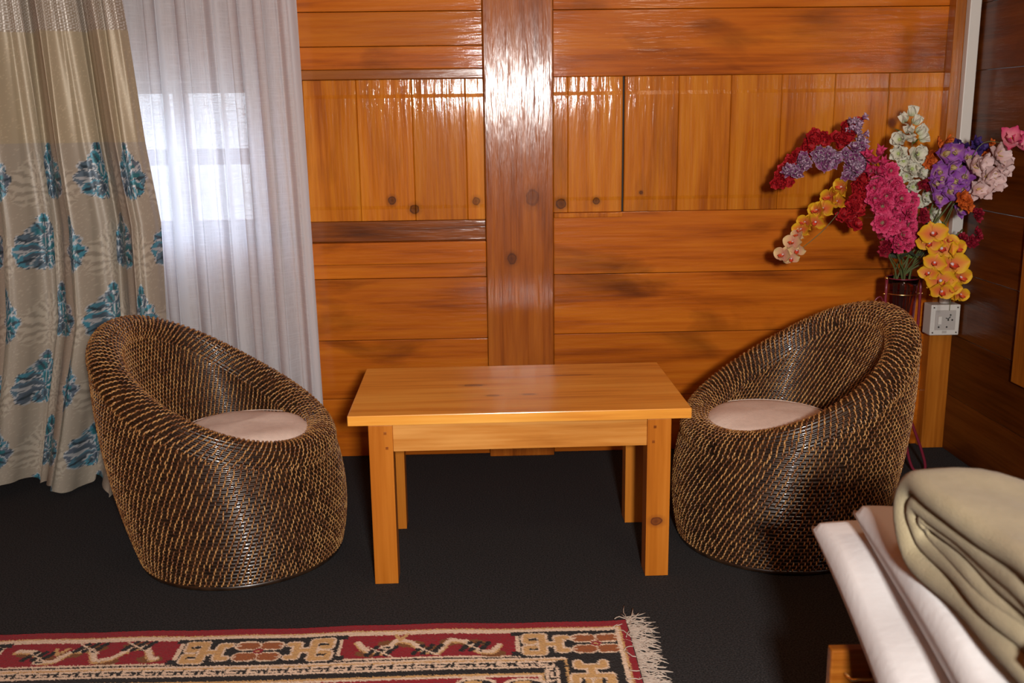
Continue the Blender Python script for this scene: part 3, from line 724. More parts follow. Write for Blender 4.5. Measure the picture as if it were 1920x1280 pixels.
Vr = np.stack([X, Yw, Zr], -1).reshape(-1, 3)
np_mesh('pile', Vr, grid_faces(nx, ny)[:, ::-1], M['rugpile'], rg, col=C_, smooth=False)
b = MB()
for i in range(430):
    y0 = .012-RD*i/430+random.gauss(0, .0015); x0 = -.002
    L_ = random.uniform(.045, .085); a = random.gauss(-.05, .35) if i > 25 else random.gauss(.35, .7)
    if random.random() < .04: a += PI*.75
    pts = []; x, y, z = x0, y0, .009
    for s_ in range(6):
        pts.append((x, y, z)); x += math.cos(a)*L_/5; y += math.sin(a)*L_/5; a += random.gauss(-.03, .3); z = max(.0022, z*.55+random.uniform(0, .006))
    b.tube(pts, [.0016]*5+[.0008], 4)
for i in range(16):
    y0 = -RD*i/16-random.random()*.03; pts = []; x, y, a = -.004, y0, PI+random.gauss(0, .5)
    for s_ in range(5): pts.append((x, y, .012+random.random()*.003)); x += math.cos(a)*.009; y += math.sin(a)*.009; a += random.gauss(0, .5)
    b.tube(pts, .0016, 4)
tag(b.build('fringe', M['thread'], rg, True), 'cream cotton fringe', kind='stuff')

# ------------------------------------------------------------------ socket box and conduit
sb = empty('socket_box', (1.815, 3.872, .49)); tag(sb, 'grey white surface mounted switch and socket box on the corner post', 'socket')
b = MB(); b.box(-.058, .058, -.068, -.0005, 0, .122, .004); b.build('back_box', M['white_plastic'], sb)
b = MB(); b.box(-.040, .040, -.073, -.066, .022, .100, .002); pl = b.build('face_plate', M['grey_plastic'], sb)
b = MB(); b.box(-.032, -.018, -.080, -.072, .045, .078, .002); b.build('rocker_switch', M['white_plastic'], pl)
for x, z in ((.010, .062), (.026, .062), (.018, .082), (.006, .034), (-.026, .034)):
    b = MB(); b.lathe([(.0001, -.0742), (.0034, -.0742), (.0034, -.072)], (x, 0, z), 12, axis='y'); b.build('socket_hole', M['black'], pl)
b = MB(); b.tube([(.000, -.074, .070), (.010, -.075, .067), (.017, -.075, .076)], .0018, 6); b.build('earth_mark', M['black'], pl)
for x in (-.047, .047):
    for z in (.011, .111):
        b = MB(); b.lathe([(.0001, -.0700), (.0032, -.0700), (.0036, -.068)], (x, 0, z), 12, axis='y'); b.build('screw', M['steel'], sb)
b = MB(); b.box(-.009, .009, -.0695, -.067, .008, .018, .0005); b.build('maker_mark', M['grey_plastic'], sb)
cd = empty('conduit_strip', (1.85, 3.85, .62)); tag(cd, 'white plastic cable conduit running up the corner post above the socket box', 'conduit')
b = MB(); b.box(-.021, .021, -.012, .021, .03, ZC-.62-.002, .003); b.build('cover', M['white_plastic'], cd)
b = MB(); b.lathe([(.0001, -.006), (.019, -.006), (.019, .022), (.016, .024), (.016, .045), (.0001, .045)], (-.028, -.012, 0), 24); b.build('coupler', M['white_plastic'], cd, True, .6)

# ------------------------------------------------------------------ flowers
def curve(pts, n=24):
    pts = [Vector(p) for p in pts]; pts = [pts[0]*2-pts[1]]+pts+[pts[-1]*2-pts[-2]]; out = []; k = len(pts)-3
    for i in range(n+1):
        t_ = i/n*k; s_ = min(int(t_), k-1); t_ -= s_; a, b_, c, d = pts[s_:s_+4]
        out.append(.5*((2*b_)+(c-a)*t_+(2*a-5*b_+4*c-d)*t_**2+(3*b_-a-3*c+d)*t_**3))
    return out
def petal(L_, W, cup=.3, bend=.3, ruf=0, point=.0, nu=9, nv=7, r0=0.0, seed=0):
    "petal along +x, face towards +z; returns (V, r, s)"
    rs = random.Random(seed); V = []; R = []; ph = rs.random()*6
    for i in range(nu):
        t_ = i/(nu-1); w = W*(math.sin(PI*min(t_**.75*.93+.045, 1)))**(.75+point)
        for j in range(nv):
            s_ = -1+2*j/(nv-1); x = r0+L_*t_*(1-.10*s_*s_*t_); y = w*s_*.5
            z = cup*W*.5*(s_*s_)*(.4+t_*.6)+bend*L_*t_*t_+ruf*L_*t_*math.sin(7*s_+ph)*abs(s_)**.5
            V.append((x, y, z)); R.append((t_, s_))
    F = [(i*nv+j, i*nv+j+1, (i+1)*nv+j+1, (i+1)*nv+j) for i in range(nu-1) for j in range(nv-1)]
    return V, R, F
def blossom(name, layers, extra=None):
    "layers: (count, length, width, cup, bend, tilt, ruffle, point, rot offset, colour function)"
    Vs, Fs, Cs = [], [], []; off = 0
    for li, (n, L_, W, cup, bend, tilt, ruf, pt, ro, cf, angs) in enumerate(layers):
        for k_ in range(n):
            jr = random.Random(li*97+k_*13+n); a = (angs[k_] if angs else 2*PI*k_/n+jr.gauss(0, .10))+ro; tl = tilt+(jr.gauss(0, .16) if not angs else 0); V, R, F = petal(L_, W, cup, bend, ruf, pt, r0=.0015, seed=li*31+k_)
            mt = Matrix.Rotation(a, 3, 'Z') @ Matrix.Rotation(-tl, 3, 'Y')
            for p in V: Vs.append((mt @ Vector(p))+Vector((0, 0, li*.0012)))
            for q_ in F: Fs.append(tuple(i+off for i in q_))
            for t_, s_ in R: Cs.append(cf(t_, s_))
            off += len(V)
    if extra:
        for (c, r, col) in extra:      # small balls
            n1, n2 = 7, 8
            for i in range(n1):
                for j in range(n2):
                    A, B_ = PI*i/(n1-1), 2*PI*j/n2; Vs.append(Vector(c)+Vector((r*math.sin(A)*math.cos(B_), r*math.sin(A)*math.sin(B_), r*math.cos(A)))); Cs.append(col)
            for i in range(n1-1):
                for j in range(n2): Fs.append((off+i*n2+j, off+(i+1)*n2+j, off+(i+1)*n2+(j+1) % n2, off+i*n2+(j+1) % n2))
            off += n1*n2
    return np_mesh(name, [tuple(v) for v in Vs], Fs, M['petal'], col=Cs, obj=False)
def mixc(a, b_, t_): t_ = max(0, min(1, t_)); return tuple(x*(1-t_)+y*t_ for x, y in zip(a, b_))
YEL, ORG, DOR = (.86, .50, .015), (.82, .20, .02), (.55, .04, .02)
def c_orch(t_, s_): return mixc(mixc((.72, .12, .06), ORG, t_*1.3), YEL, (t_*.75+abs(s_)*.75)**2.2*1.1)
def c_lip(t_, s_): return mixc((.75, .02, .02), (.8, .2, .05), abs(s_))
def c_pale(t_, s_): return mixc((.75, .30, .22), (.85, .62, .30), t_*1.2)
def c_red(t_, s_): return mixc((.30, .006, .012), (.60, .014, .022), t_)
def c_dred(t_, s_): return mixc((.16, .004, .012), (.40, .010, .035), t_)
def c_purw(t_, s_): return mixc((.24, .02, .15), (.74, .56, .70), (t_**4*.75+abs(s_)**4*.6))
def c_pink(t_, s_): return mixc((.45, .22, .18), (.74, .03, .16), t_*2.2) if t_ < .4 else mixc((.66, .018, .11), (.84, .10, .24), (t_-.5)*1.6)
def c_wht(t_, s_): return mixc((.52, .56, .30), (.80, .76, .62), t_*1.8)
def c_pur(t_, s_): return mixc((.70, .50, .20), (.38, .10, .48), t_*2.6) if t_ < .45 else mixc((.27, .05, .40), (.56, .26, .60), abs(s_)*.7)
def c_yl(t_, s_): return mixc((.60, .34, .05), (.78, .62, .30), t_)
def c_blush(t_, s_): return mixc((.62, .30, .26), (.80, .58, .56), t_*2)
def c_mag(t_, s_): return mixc((.85, .40, .40), (.80, .06, .22), t_*1.1)
def c_org(t_, s_): return mixc((.45, .06, .01), (.78, .16, .02), t_*1.2)
def c_ind(t_, s_): return mixc((.03, .01, .08), (.10, .05, .28), t_)
BL = {}
def orchid(nm, cf, k_=1.0, lip=c_lip):
    return blossom(nm, [(3, .027*k_, .024*k_, .25, -.1, -.05, 0, .0, PI/2, cf, [0, 2.2, -2.2]), (2, .032*k_, .038*k_, .25, .12, .12, 0, -.25, 0, cf, [.15, PI-.15]), (3, .014*k_, .011*k_, .6, .7, .55, 0, 0, -PI/2, lip, [0, 1.1, -1.1])],
                   [((0, .001, .006*k_), .0035*k_, (.85, .70, .72))])
BL['orchid'] = orchid('blossom_orchid', c_orch); BL['pale_orchid'] = orchid('blossom_pale_orchid', c_pale, .8)
BL['red'] = blossom('blossom_red', [(6, .015, .016, .3, .1, .35, .12, -.3, 0, c_red, None), (6, .013, .014, .4, .25, .8, .14, -.3, .5, c_red, None)])
BL['dred'] = blossom('blossom_dark_red', [(6, .014, .013, .3, .1, .35, .08, 0, 0, c_dred, None), (5, .010, .011, .4, .3, .8, .08, 0, .5, c_dred, None)])
BL['purw'] = blossom('blossom_lilac', [(5, .016, .014, .35, .05, .3, .08, -.1, 0, c_purw, None), (5, .013, .013, .5, .2, .8, .08, -.1, .6, c_purw, None)])
BL['pink'] = blossom('blossom_pink', [(10, .025, .020, .2, .02, .15, .13, -.45, 0, c_pink, None), (10, .021, .018, .2, .1, .42, .15, -.45, .3, c_pink, None), (8, .015, .013, .3, .2, .75, .16, -.4, .1, c_pink, None)], [((0, 0, .004), .0055, (.32, .20, .12))])
BL['white'] = blossom('blossom_white', [(6, .026, .026, .35, .05, .40, .13, -.4, 0, c_wht, None), (6, .021, .022, .4, .15, .75, .14, -.4, .5, c_wht, None)], [((0, 0, .006), .004, (.5, .6, .2))])
BL['purple'] = blossom('blossom_purple', [(3, .036, .030, .3, .05, .18, .06, -.2, 0.3, c_pur, None), (3, .034, .038, .35, .12, .45, .10, -.4, 1.35, c_pur, None), (3, .019, .017, .6, .4, .85, .12, -.2, .4, c_yl, None)])
BL['blush'] = blossom('blossom_blush', [(3, .036, .028, .35, .02, .25, .06, -.3, .2, c_blush, None), (3, .035, .034, .4, .1, .5, .10, -.4, 1.25, c_blush, None), (2, .016, .007, .6, .3, .9, 0, 0, .4, c_yl, None)])
BL['magenta'] = blossom('blossom_magenta', [(3, .042, .034, .35, .05, .35, .06, -.3, .2, c_mag, None), (3, .040, .034, .45, .15, .75, .08, -.3, 1.2, c_mag, None)], [((0, 0, .008), .004, (.8, .25, .03))])
BL['orange'] = blossom('blossom_orange', [(6, .026, .020, .35, .05, .35, .12, 0, 0, c_org, None), (4, .018, .015, .4, .2, .8, .1, 0, .5, c_org, None)])
BL['indigo'] = blossom('blossom_indigo', [(5, .020, .016, .5, .1, .6, .05, 0, 0, c_ind, None)])
BL['bud'] = blossom('bud_white', [(5, .024, .020, .9, .18, 1.38, 0, -.3, 0, c_wht, None)])
BL['pbud'] = blossom('bud_pink', [(5, .019, .012, .9, -.2, 1.1, 0, .2, 0, c_pink, None)])
BL['lbud'] = blossom('bud_lilac', [(5, .010, .008, .9, -.2, 1.1, 0, .2, 0, c_purw, None)])
KS = dict(orchid=1.3, pale_orchid=1.3, pink=1.45, white=1.4, bud=1.35, purple=1.32, blush=1.35, magenta=1.25, red=1.45, dred=1.4, purw=1.5, orange=1.3, indigo=1.4, pbud=1.5, lbud=1.6)
MOUTH = Vector((1.545, 3.60, .745))
def leaf_mesh(L_=.05, W=.018):
    V, R, F = petal(L_, W, .3, -.2, .02, .4)
    return np_mesh('leaf', V, F, M['leaf'], obj=False)
leafm = leaf_mesh()
def spray(label, name, stem_pts, items, stem_r=.0022, leaves=(), entry=None):
    """stem_pts: points from the vase mouth to the tip; items: (kind, point, scale, direction or None)"""
    e = entry or MOUTH; rt = Vector((e.x, e.y, .50))
    root = empty(name, rt); tag(root, label, 'flowers')
    pts = curve([rt, e]+[Vector(p) for p in stem_pts], 30)
    b = MB(); b.tube([p-rt for p in pts], [stem_r*(1-.45*i/30) for i in range(31)], 6); b.build('stem', M['stem'], root, True)
    for kd, p, sc, dr in items:
        o = bpy.data.objects.new('bud' if 'bud' in kd else 'blossom', BL[kd]); link(o, root)
        p = Vector(p)
        d = Vector(dr).normalized() if dr else Vector((random.gauss(-.1, .5), -1, random.gauss(.1, .5))).normalized()
        q = d.to_track_quat('Z', 'Y'); spin = Matrix.Rotation(random.uniform(0, 6.28) if kd not in ('orchid', 'pale_orchid') else random.gauss(0, .2), 4, 'Z')
        o.matrix_local = Matrix.Translation(p-rt) @ q.to_matrix().to_4x4() @ spin @ Matrix.Scale(sc*KS[kd], 4)
    for p, dr in leaves:
        o = bpy.data.objects.new('leaf', leafm); link(o, root); p = Vector(p)
        q = Vector(dr).normalized().to_track_quat('X', 'Z'); o.matrix_local = Matrix.Translation(p-rt) @ q.to_matrix().to_4x4() @ Matrix.Scale(random.uniform(.8, 1.2), 4)
    return root
def along(path, kind, n, y, rad, sc, jy=.02, t0=0, t1=1):
    "n blossoms scattered round a pixel path"
    cp = curve([(u, v, 0) for u, v in path], 40); out = []
    for i in range(n):
        t_ = t0+(t1-t0)*(i+.5)/n; p = cp[int(t_*40)]; k_ = (i % 3-1)
        u = p.x+random.uniform(-rad, rad); v = p.y+random.uniform(-rad, rad)
        out.append((kind, at(u, v, y+random.uniform(-jy, jy)), sc*random.uniform(.85, 1.12), None))
    return out
# 1 white spike
P_ = lambda u, v, y=3.56: at(u, v, y)
wi = [('bud', P_(1709, 219), 1.15, (0, -.3, 1)), ('bud', P_(1697, 229), 1.1, (-.6, -.5, .8)), ('bud', P_(1713, 233), 1.1, (.4, -.6, .8)), ('bud', P_(1706, 247), 1.2, (-.4, -.8, .5)), ('bud', P_(1718, 250), 1.2, (.6, -.6, .6)), ('bud', P_(1705, 259), 1.1, (-.1, -.9, .1)), ('bud', P_(1722, 262), 1.1, (1, -.3, .4)),
      ('white', P_(1688, 262), .95, (-.8, -.8, .2)), ('white', P_(1685, 288), .95, (-.6, -1, .1)), ('white', P_(1718, 289), 1.1, (.3, -1, .1)), ('white', P_(1694, 301), .9, (-.3, -1, -.2)),
      ('white', P_(1708, 318), 1.05, (.1, -1, .4)), ('white', P_(1724, 324), 1.05, (.6, -1, .2)), ('white', P_(1700, 330), .8, (-.5, -1, .1)), ('white', P_(1711, 350), .9, (-.1, -1, 0)), ('white', P_(1732, 366), 1.05, (.5, -1, -.1)), ('white', P_(1722, 378), .8, (0, -1, 0)), ('white', P_(1748, 396), .85, (.6, -1, -.3)), ('bud', P_(1752, 408), 1.1, (.3, -.5, -1)), ('bud', P_(1745, 410), 1.1, (.1, -.5, -1))]
spray('tall spike of white artificial flowers rising above the vase', 'flower_spray', [at(1718, 420, 3.58), at(1712, 330, 3.57), at(1709, 222, 3.57)], wi, leaves=[(P_(1690, 322), (-1, -.2, -.1)), (P_(1694, 252), (-.8, -.2, .6)), (P_(1712, 270), (.2, -.6, .6))])
# 2 pink spike
pts_ = [(1640, 312), (1632, 328), (1650, 330), (1669, 320), (1650, 345), (1671, 342), (1640, 352), (1678, 350), (1662, 366), (1688, 372), (1640, 372), (1706, 378), (1655, 385), (1678, 388), (1704, 398), (1660, 402), (1684, 412), (1702, 422), (1668, 425), (1690, 440), (1655, 418), (1705, 440), (1676, 446), (1699, 455), (1680, 460)]
pk = [('pbud', P_(1629, 298, 3.5), 1.4, (-.4, -.6, .8)), ('pbud', P_(1645, 294, 3.5), 1.5, (.2, -.6, 1)), ('pbud', P_(1637, 306, 3.5), 1.4, (-.1, -.9, .5)), ('pbud', P_(1648, 308, 3.5), 1.4, (.3, -.8, .4)), ('pbud', P_(1634, 322, 3.5), 1.5, (-.5, -.8, .2)), ('pbud', P_(1644, 324, 3.5), 1.5, (0, -1, .3))]
for (u, v) in pts_[3:]: pk.append(('pink', P_(u, v, 3.50+random.uniform(-.02, .025)), random.uniform(.85, 1.08), (random.gauss((u-1672)*.015, .15), -1, random.gauss(.0, .2))))
spray('dense spike of bright pink carnation like artificial flowers above the vase mouth', 'flower_spray', [at(1690, 460, 3.55), at(1670, 380, 3.53), at(1640, 310, 3.53)], pk, leaves=[(P_(1660, 332, 3.5), (-1, -.3, .05)), (P_(1650, 335, 3.5), (-1, -.3, .1)), (P_(1690, 462, 3.5), (.9, -.3, .0)), (P_(1700, 466, 3.5), (-1, -.2, -.2))])
# 3 red arching branch
rd = along([(1605, 228), (1590, 240), (1590, 260), (1560, 262), (1525, 262), (1500, 285), (1490, 300), (1475, 322), (1465, 332)], 'red', 48, 3.57, 8, 1.1)
rd += along([(1458, 335), (1482, 335)], 'red', 12, 3.56, 9, 1.15)
spray('arching branch of small red artificial blossoms reaching far left from the vase', 'flower_spray', [at(1672, 420, 3.58), at(1640, 300, 3.59), at(1592, 255, 3.59), at(1530, 268, 3.59), at(1480, 320, 3.58)], rd)
rd = along([(1618, 330), (1625, 345), (1612, 365), (1600, 380), (1590, 395), (1592, 420)], 'red', 46, 3.54, 15, 1.1)
spray('drooping branch of small red artificial blossoms left of the pink spike', 'flower_spray', [at(1672, 440, 3.57), at(1640, 340, 3.57), at(1612, 350, 3.56), at(1592, 415, 3.56)], rd)
# 4 lilac branch
lc = along([(1618, 275), (1610, 300), (1575, 300), (1540, 292), (1545, 310)], 'purw', 36, 3.53, 14, 1.15)
lc += along([(1612, 310), (1598, 322), (1590, 330)], 'purw', 12, 3.53, 10, 1.0) + along([(1505, 295), (1512, 308)], 'purw', 8, 3.53, 8, 1.0)+along([(1475, 312), (1490, 322), (1480, 318)], 'purw', 9, 3.53, 8, .95)
lc += along([(1608, 265), (1604, 240), (1590, 228)], 'lbud', 16, 3.54, 9, 1.5)+[('lbud', P_(1616, 224), 1.5, (.5, -.5, .6)), ('lbud', P_(1617, 252), 1.4, (1, -.5, .2))]
spray('branch of lilac and white artificial blossoms arching left below the red branch', 'flower_spray', [at(1675, 430, 3.57), at(1640, 330, 3.56), at(1610, 290, 3.56), at(1550, 295, 3.56), at(1480, 316, 3.55)], lc)
# 5 pale orange orchid stem
oc = []
for (u, v, s_, dr, kd) in ((1580, 352, 1.0, (-.9, -.3, .2), 'orchid'), (1572, 378, .9, (-.8, -.5, .0), 'orchid'), (1558, 370, 1.1, (-1, -.25, .1), 'orchid'), (1545, 392, 1.05, (-.7, -.8, .2), 'orchid'), (1534, 395, 1.0, (-1, -.4, .1), 'orchid'), (1530, 415, .9, (-.5, -.7, -.3), 'orchid'), (1512, 418, .95, (-.9, -.4, .2), 'orchid'), (1504, 430, .9, (-.8, -.6, 0), 'orchid'), (1497, 440, .9, (-1, -.5, .1), 'pale_orchid'), (1488, 455, 1.15, (-.8, -.7, .3), 'pale_orchid'), (1494, 468, .95, (-.3, -.9, -.4), 'pale_orchid'), (1470, 478, 1.15, (-.9, -.6, .1), 'pale_orchid'), (1484, 484, .9, (-.3, -.9, -.3), 'pale_orchid')):
    oc.append((kd, P_(u, v, 3.52), s_, dr))
spray('long thin stem of orange orchids sloping down to the left of the vase', 'flower_spray', [at(1665, 470, 3.56), at(1625, 350, 3.56), at(1590, 378, 3.54), at(1540, 435, 3.53), at(1468, 492, 3.53)], oc)
# 6 yellow orange orchid cascade
oc = []
for (u, v, s_, dr) in ((1748, 438, 1.25, (-.2, -1, .2)), (1742, 455, 1.1, (-.4, -1, -.1)), (1775, 452, 1.0, (.2, -1, .4)), (1764, 466, 1.3, (-.2, -1, .1)), (1790, 468, 1.1, (.5, -1, .2)), (1782, 496, 1.5, (.05, -1, .1)), (1752, 492, 1.0, (-.4, -1, 0)), (1798, 520, 1.15, (.4, -1, 0)), (1762, 526, 1.35, (-.2, -1, 0)), (1742, 512, .9, (-.8, -1, .1)), (1780, 540, 1.0, (.1, -1, -.2)), (1764, 545, 1.1, (-.1, -1, -.2)), (1798, 552, .95, (.4, -1, -.1))):
    oc.append(('orchid', P_(u, v, 3.44+.0006*(v-440)*0+random.uniform(-.015, .015)), s_, dr))
yo = spray('cascade of large yellow orange orchids hanging right of the vase in front of the socket', 'flower_spray', [at(1722, 470, 3.55), at(1750, 420, 3.50), at(1775, 455, 3.47), at(1785, 520, 3.47), at(1780, 582, 3.47)], oc)
# 7 purple orchids
pu = [('purple', P_(u, v, 3.48), s_, (random.gauss(0, .3), -1, random.gauss(.1, .25))) for u, v, s_ in ((1768, 290, 1.0), (1790, 283, .95), (1812, 296, .8), (1758, 322, .95), (1780, 312, .9), (1762, 338, 1.0), (1785, 342, 1.0), (1808, 334, .95), (1750, 345, .8), (1776, 358, .95), (1760, 372, .8), (1804, 352, .8), (1797, 395, .7))]
spray('cluster of purple and yellow artificial orchids right of the white spike', 'flower_spray', [at(1735, 470, 3.55), at(1765, 380, 3.53), at(1785, 300, 3.51)], pu, leaves=[(P_(1790, 268, 3.5), (-.8, -.2, .1))])
# 8 blush orchids
bl = [('blush', P_(u, v, 3.44), s_, (random.gauss(.2, .3), -1, random.gauss(.1, .25))) for u, v, s_ in ((1822, 312, 1.0), (1838, 305, .9), (1868, 290, 1.0), (1878, 308, .9), (1862, 326, 1.0), (1845, 335, .9), (1866, 345, .8), (1830, 355, .85), (1842, 358, .95), (1882, 318, .7))]
spray('cluster of pale blush artificial orchids at the right of the bouquet', 'flower_spray', [at(1740, 480, 3.55), at(1790, 380, 3.5), at(1850, 330, 3.47), at(1872, 300, 3.46)], bl)
mg = [('magenta', P_(1893, 262, 3.42), 1.05, (-.2, -1, .4)), ('magenta', P_(1908, 268, 3.42), .9, (.4, -1, .3))]
spray('single magenta pink lily at the top right edge of the bouquet', 'flower_spray', [at(1745, 480, 3.55), at(1790, 380, 3.5), at(1835, 275, 3.45), at(1890, 268, 3.43)], mg)
og = [('orange', P_(u, v, 3.53), s_, None) for u, v, s_ in ((1758, 272, .9), (1772, 266, .95), (1748, 285, .8), (1746, 298, .75), (1742, 306, .7), (1858, 268, .5), (1850, 288, .6), (1848, 292, .5))]
og += [('orange', P_(u, v, 3.44), s_, None) for u, v, s_ in ((1800, 368, .95), (1812, 376, .9), (1802, 384, .8), (1815, 388, .75))]
spray('orange artificial blossoms behind and under the purple orchids', 'flower_spray', [at(1738, 470, 3.56), at(1755, 360, 3.56), at(1762, 275, 3.56)], og)
ig = [('indigo', P_(u, v, 3.55), 1.1, None) for u, v in ((1800, 268), (1808, 276), (1812, 288), (1826, 268), (1832, 275), (1828, 290), (1820, 298), (1840, 282), (1806, 296))]
spray('small indigo blue artificial blossoms at the top behind the purple orchids', 'flower_spray', [at(1742, 480, 3.57), at(1785, 380, 3.58), at(1818, 280, 3.58)], ig)
# dark red low clusters
dr_ = [('dred', P_(u, v, 3.50), 1.2, None) for u, v in ((1650, 398), (1642, 392), (1655, 410), (1648, 420), (1655, 428), (1651, 436), (1662, 458), (1668, 462), (1660, 466), (1672, 456), (1658, 472), (1730, 400), (1733, 410), (1728, 344), (1736, 350))]
dr_ += [('dred', P_(u, v, 3.60), 1.1, None) for u, v in ((1825, 398), (1835, 400), (1832, 408), (1802, 445), (1808, 450), (1830, 435), (1834, 441), (1818, 455), (1824, 458), (1822, 450), (1826, 448))]
spray('dark red rosebud sprays low in the bouquet around the vase mouth', 'flower_spray', [at(1690, 480, 3.58), at(1665, 440, 3.56), at(1652, 400, 3.55)], dr_)
# greenery
gr_ = empty('foliage_spray', (1.545, 3.6, .5)); tag(gr_, 'dark green foliage and bare stems standing in the vase under the flowers', 'flowers')
b = MB(); rt = Vector((1.545, 3.6, .5))
for (u, v, y) in ((1640, 405, 3.55), (1650, 440, 3.55), (1712, 430, 3.55), (1720, 400, 3.56), (1760, 400, 3.5), (1790, 370, 3.5), (1805, 430, 3.6), (1680, 470, 3.52), (1734, 440, 3.55), (1750, 380, 3.52)):
    p = at(u, v, y); m_ = MOUTH+Vector((random.uniform(-.045, .045), random.uniform(-.03, .03), 0))
    b.tube([q-rt for q in curve([Vector((m_.x*.3+1.545*.7, 3.6, .46)), m_, m_.lerp(p, .5)+Vector((0, 0, .01)), p], 12)], .003, 6)
b.build('stem', M['stem'], gr_, True)
for k_ in range(34):
    u, v = random.uniform(1640, 1825), random.uniform(385, 490)
    if u > 1745 and v > 430: u -= 70
    b = MB(); p = at(u, v, 3.57+random.uniform(-.02, .03))-rt; V, R, F = petal(random.uniform(.04, .075), random.uniform(.012, .024), .3, -.25, .03, .5)
    d = Vector((random.gauss(0, .8), random.gauss(-.2, .4), random.gauss(.1, .8))).normalized(); q = d.to_track_quat('X', 'Y')
    b.add([(q @ Vector(x_))+p for x_ in V], F); b.build('leaf', M['leaf'] if k_ % 3 == 0 else M['dark_leaf'], gr_, True)

# vase and its stand
vs_ = empty('glass_vase', (1.545, 3.60, .27)); tag(vs_, 'tall plum tinted glass vase holding the flowers behind the right chair', 'vase')
b = MB(); b.lathe([(.0001, 0), (.040, 0), (.044, .01), (.047, .25), (.055, .46), (.059, .487), (.056, .487), (.052, .46), (.044, .25), (.040, .014), (.0001, .012)], (0, 0, 0), 40)
b.build('glass_body', M['vase'], vs_, True)
b = MB(); b.tube([(.0575*math.cos(a), .0575*math.sin(a), .487) for a in [2*PI*i/40 for i in range(41)]], .0022, 6, caps=False); b.build('rim', M['maroon'], vs_, True)
st = empty('vase_stand', (1.545, 3.60, 0)); tag(st, 'tall maroon metal stand with brass fittings carrying the glass vase', 'stand')
for sx, sy in ((-1, -.25), (1, -.25), (0, 1)):
    b = MB(); n_ = math.hypot(sx, sy); dx, dy = sx/n_*.066, sy/n_*.066
    pts = curve([(dx, dy, .755), (dx*.98, dy*.98, .55), (dx*.72, dy*.72, .27), (dx*.85, dy*.85, .13), (dx*1.25, dy*1.25, .03), (dx*1.75, dy*1.75, .006), (dx*2.0, dy*2.0, .03), (dx*1.7, dy*1.7, .10), (dx*1.1, dy*1.1, .20), (dx*.75, dy*.75, .27)], 44)
    b.tube(pts, .0055, 8); b.build('leg', M['maroon'], st, True)
    b = MB(); b.ball((dx, dy, .758), .0065, 8); b.build('finial', M['brass'], st, True)
    b = MB(); b.tube([(dx*1.02, dy*1.02, .70), (dx*.88, dy*.88, .70)], .0042, 8); b.ball((dx*1.1, dy*1.1, .70), .005, 6); b.build('rivet', M['brass'], st, True)
for z_, r_ in ((.70, .0565), (.262, .047), (.12, .06)):
    b = MB(); b.tube([(r_*math.cos(a), r_*math.sin(a), z_) for a in [2*PI*i/40 for i in range(41)]], .0028, 6, caps=False); b.build('ring', M['brass'], st, True)
b = MB(); b.lathe([(.0001, .262), (.047, .262), (.047, .269), (.0001, .269)], (0, 0, 0), 32); b.build('tray', M['brass'], st)
b = MB(); b.tube(curve([(-.066, -.012, .66), (-.085, -.02, .69), (-.105, -.02, .675), (-.098, -.02, .65), (-.078, -.02, .655), (-.10, -.02, .62), (-.095, -.02, .59), (-.068, -.012, .60)], 30), .003, 6); b.build('scroll', M['maroon'], st, True)

# ------------------------------------------------------------------ bed corner with bedding (foreground)
bd = empty('bed', (.60, 1.60, 0)); tag(bd, 'bed end with glossy brown lacquered footboard in the near right corner', 'bed')
b = MB(); b.box(0, 1.27, -.022, 0, .03, .430, .004); b.build('footboard', M['lacquer'], bd)
b = MB(); b.box(.03, 1.27, -1.9, -.023, .10, .30, .006); b.build('bed_base', M['lacquer'], bd)
b = MB(); b.tube([(.026, -.024, .385), (.032, -.040, .383), (.066, -.042, .383), (.072, -.024, .385)], .0035, 8); b.build('handle', M['brass'], bd, True)
for x in (.02, 1.23):
    for y in (-1.87, -.045):
        b = MB(); b.box(x, x+.04, y-.02, y+.02, 0, .101, .003); b.build('leg', M['lacquer'], bd)
def softbox(name, w, d, h, mat, loc, rz=0, pinch=.06, nseed=0, n=60, pw=.42, tilt=0.0, wr=.004, tf=.55, bf=.45):
    rs = np.random.default_rng(nseed); u = np.linspace(-1, 1, n); Uu, Vv = np.meshgrid(u, u)
    px = 1-pinch*(1-Vv**2); py = 1-pinch*(1-Uu**2)
    Xx = Uu*w/2*py*1.0; Yy = Vv*d/2*px
    Xx = Uu*w/2*(1-pinch*(1-Vv**2)); Yy = Vv*d/2*(1-pinch*(1-Uu**2))
    e_ = np.clip((1-Uu**2), 0, 1)**pw*np.clip((1-Vv**2), 0, 1)**pw
    wv = np.zeros_like(Uu)
    for k_ in range(6):
        a, f_, p_ = rs.random()*PI, rs.uniform(4, 14), rs.random()*6; wv += np.sin((Uu*math.cos(a)+Vv*math.sin(a))*f_+p_)
    top = h*(.12+.88*e_)*tf+wr*wv*e_; bot = -h*bf*e_*.95
    T_ = np.stack([Xx, Yy, top], -1).reshape(-1, 3); B_ = np.stack([Xx, Yy, np.minimum(bot, top-.001)], -1).reshape(-1, 3)
    F = grid_faces(n, n); F2 = grid_faces(n, n)[:, ::-1]+n*n
    ring = list(range(0, n))+[i*n+n-1 for i in range(1, n)]+[(n-1)*n+i for i in range(n-2, -1, -1)]+[i*n for i in range(n-2, 0, -1)]
    F3 = [(ring[i], ring[i]+n*n, ring[(i+1) % len(ring)]+n*n, ring[(i+1) % len(ring)]) for i in range(len(ring))]
    o = np_mesh(name, np.concatenate([T_, B_]), np.concatenate([F, F2, np.array(F3)]), mat)
    o.location = loc; o.rotation_euler = (tilt, 0, rz); return o
b = MB(); b.box(.69-.60, 1.25, -1.88, -.03, .301, .445, .03); b.build('mattress', M['sheet'], bd, True, .8)
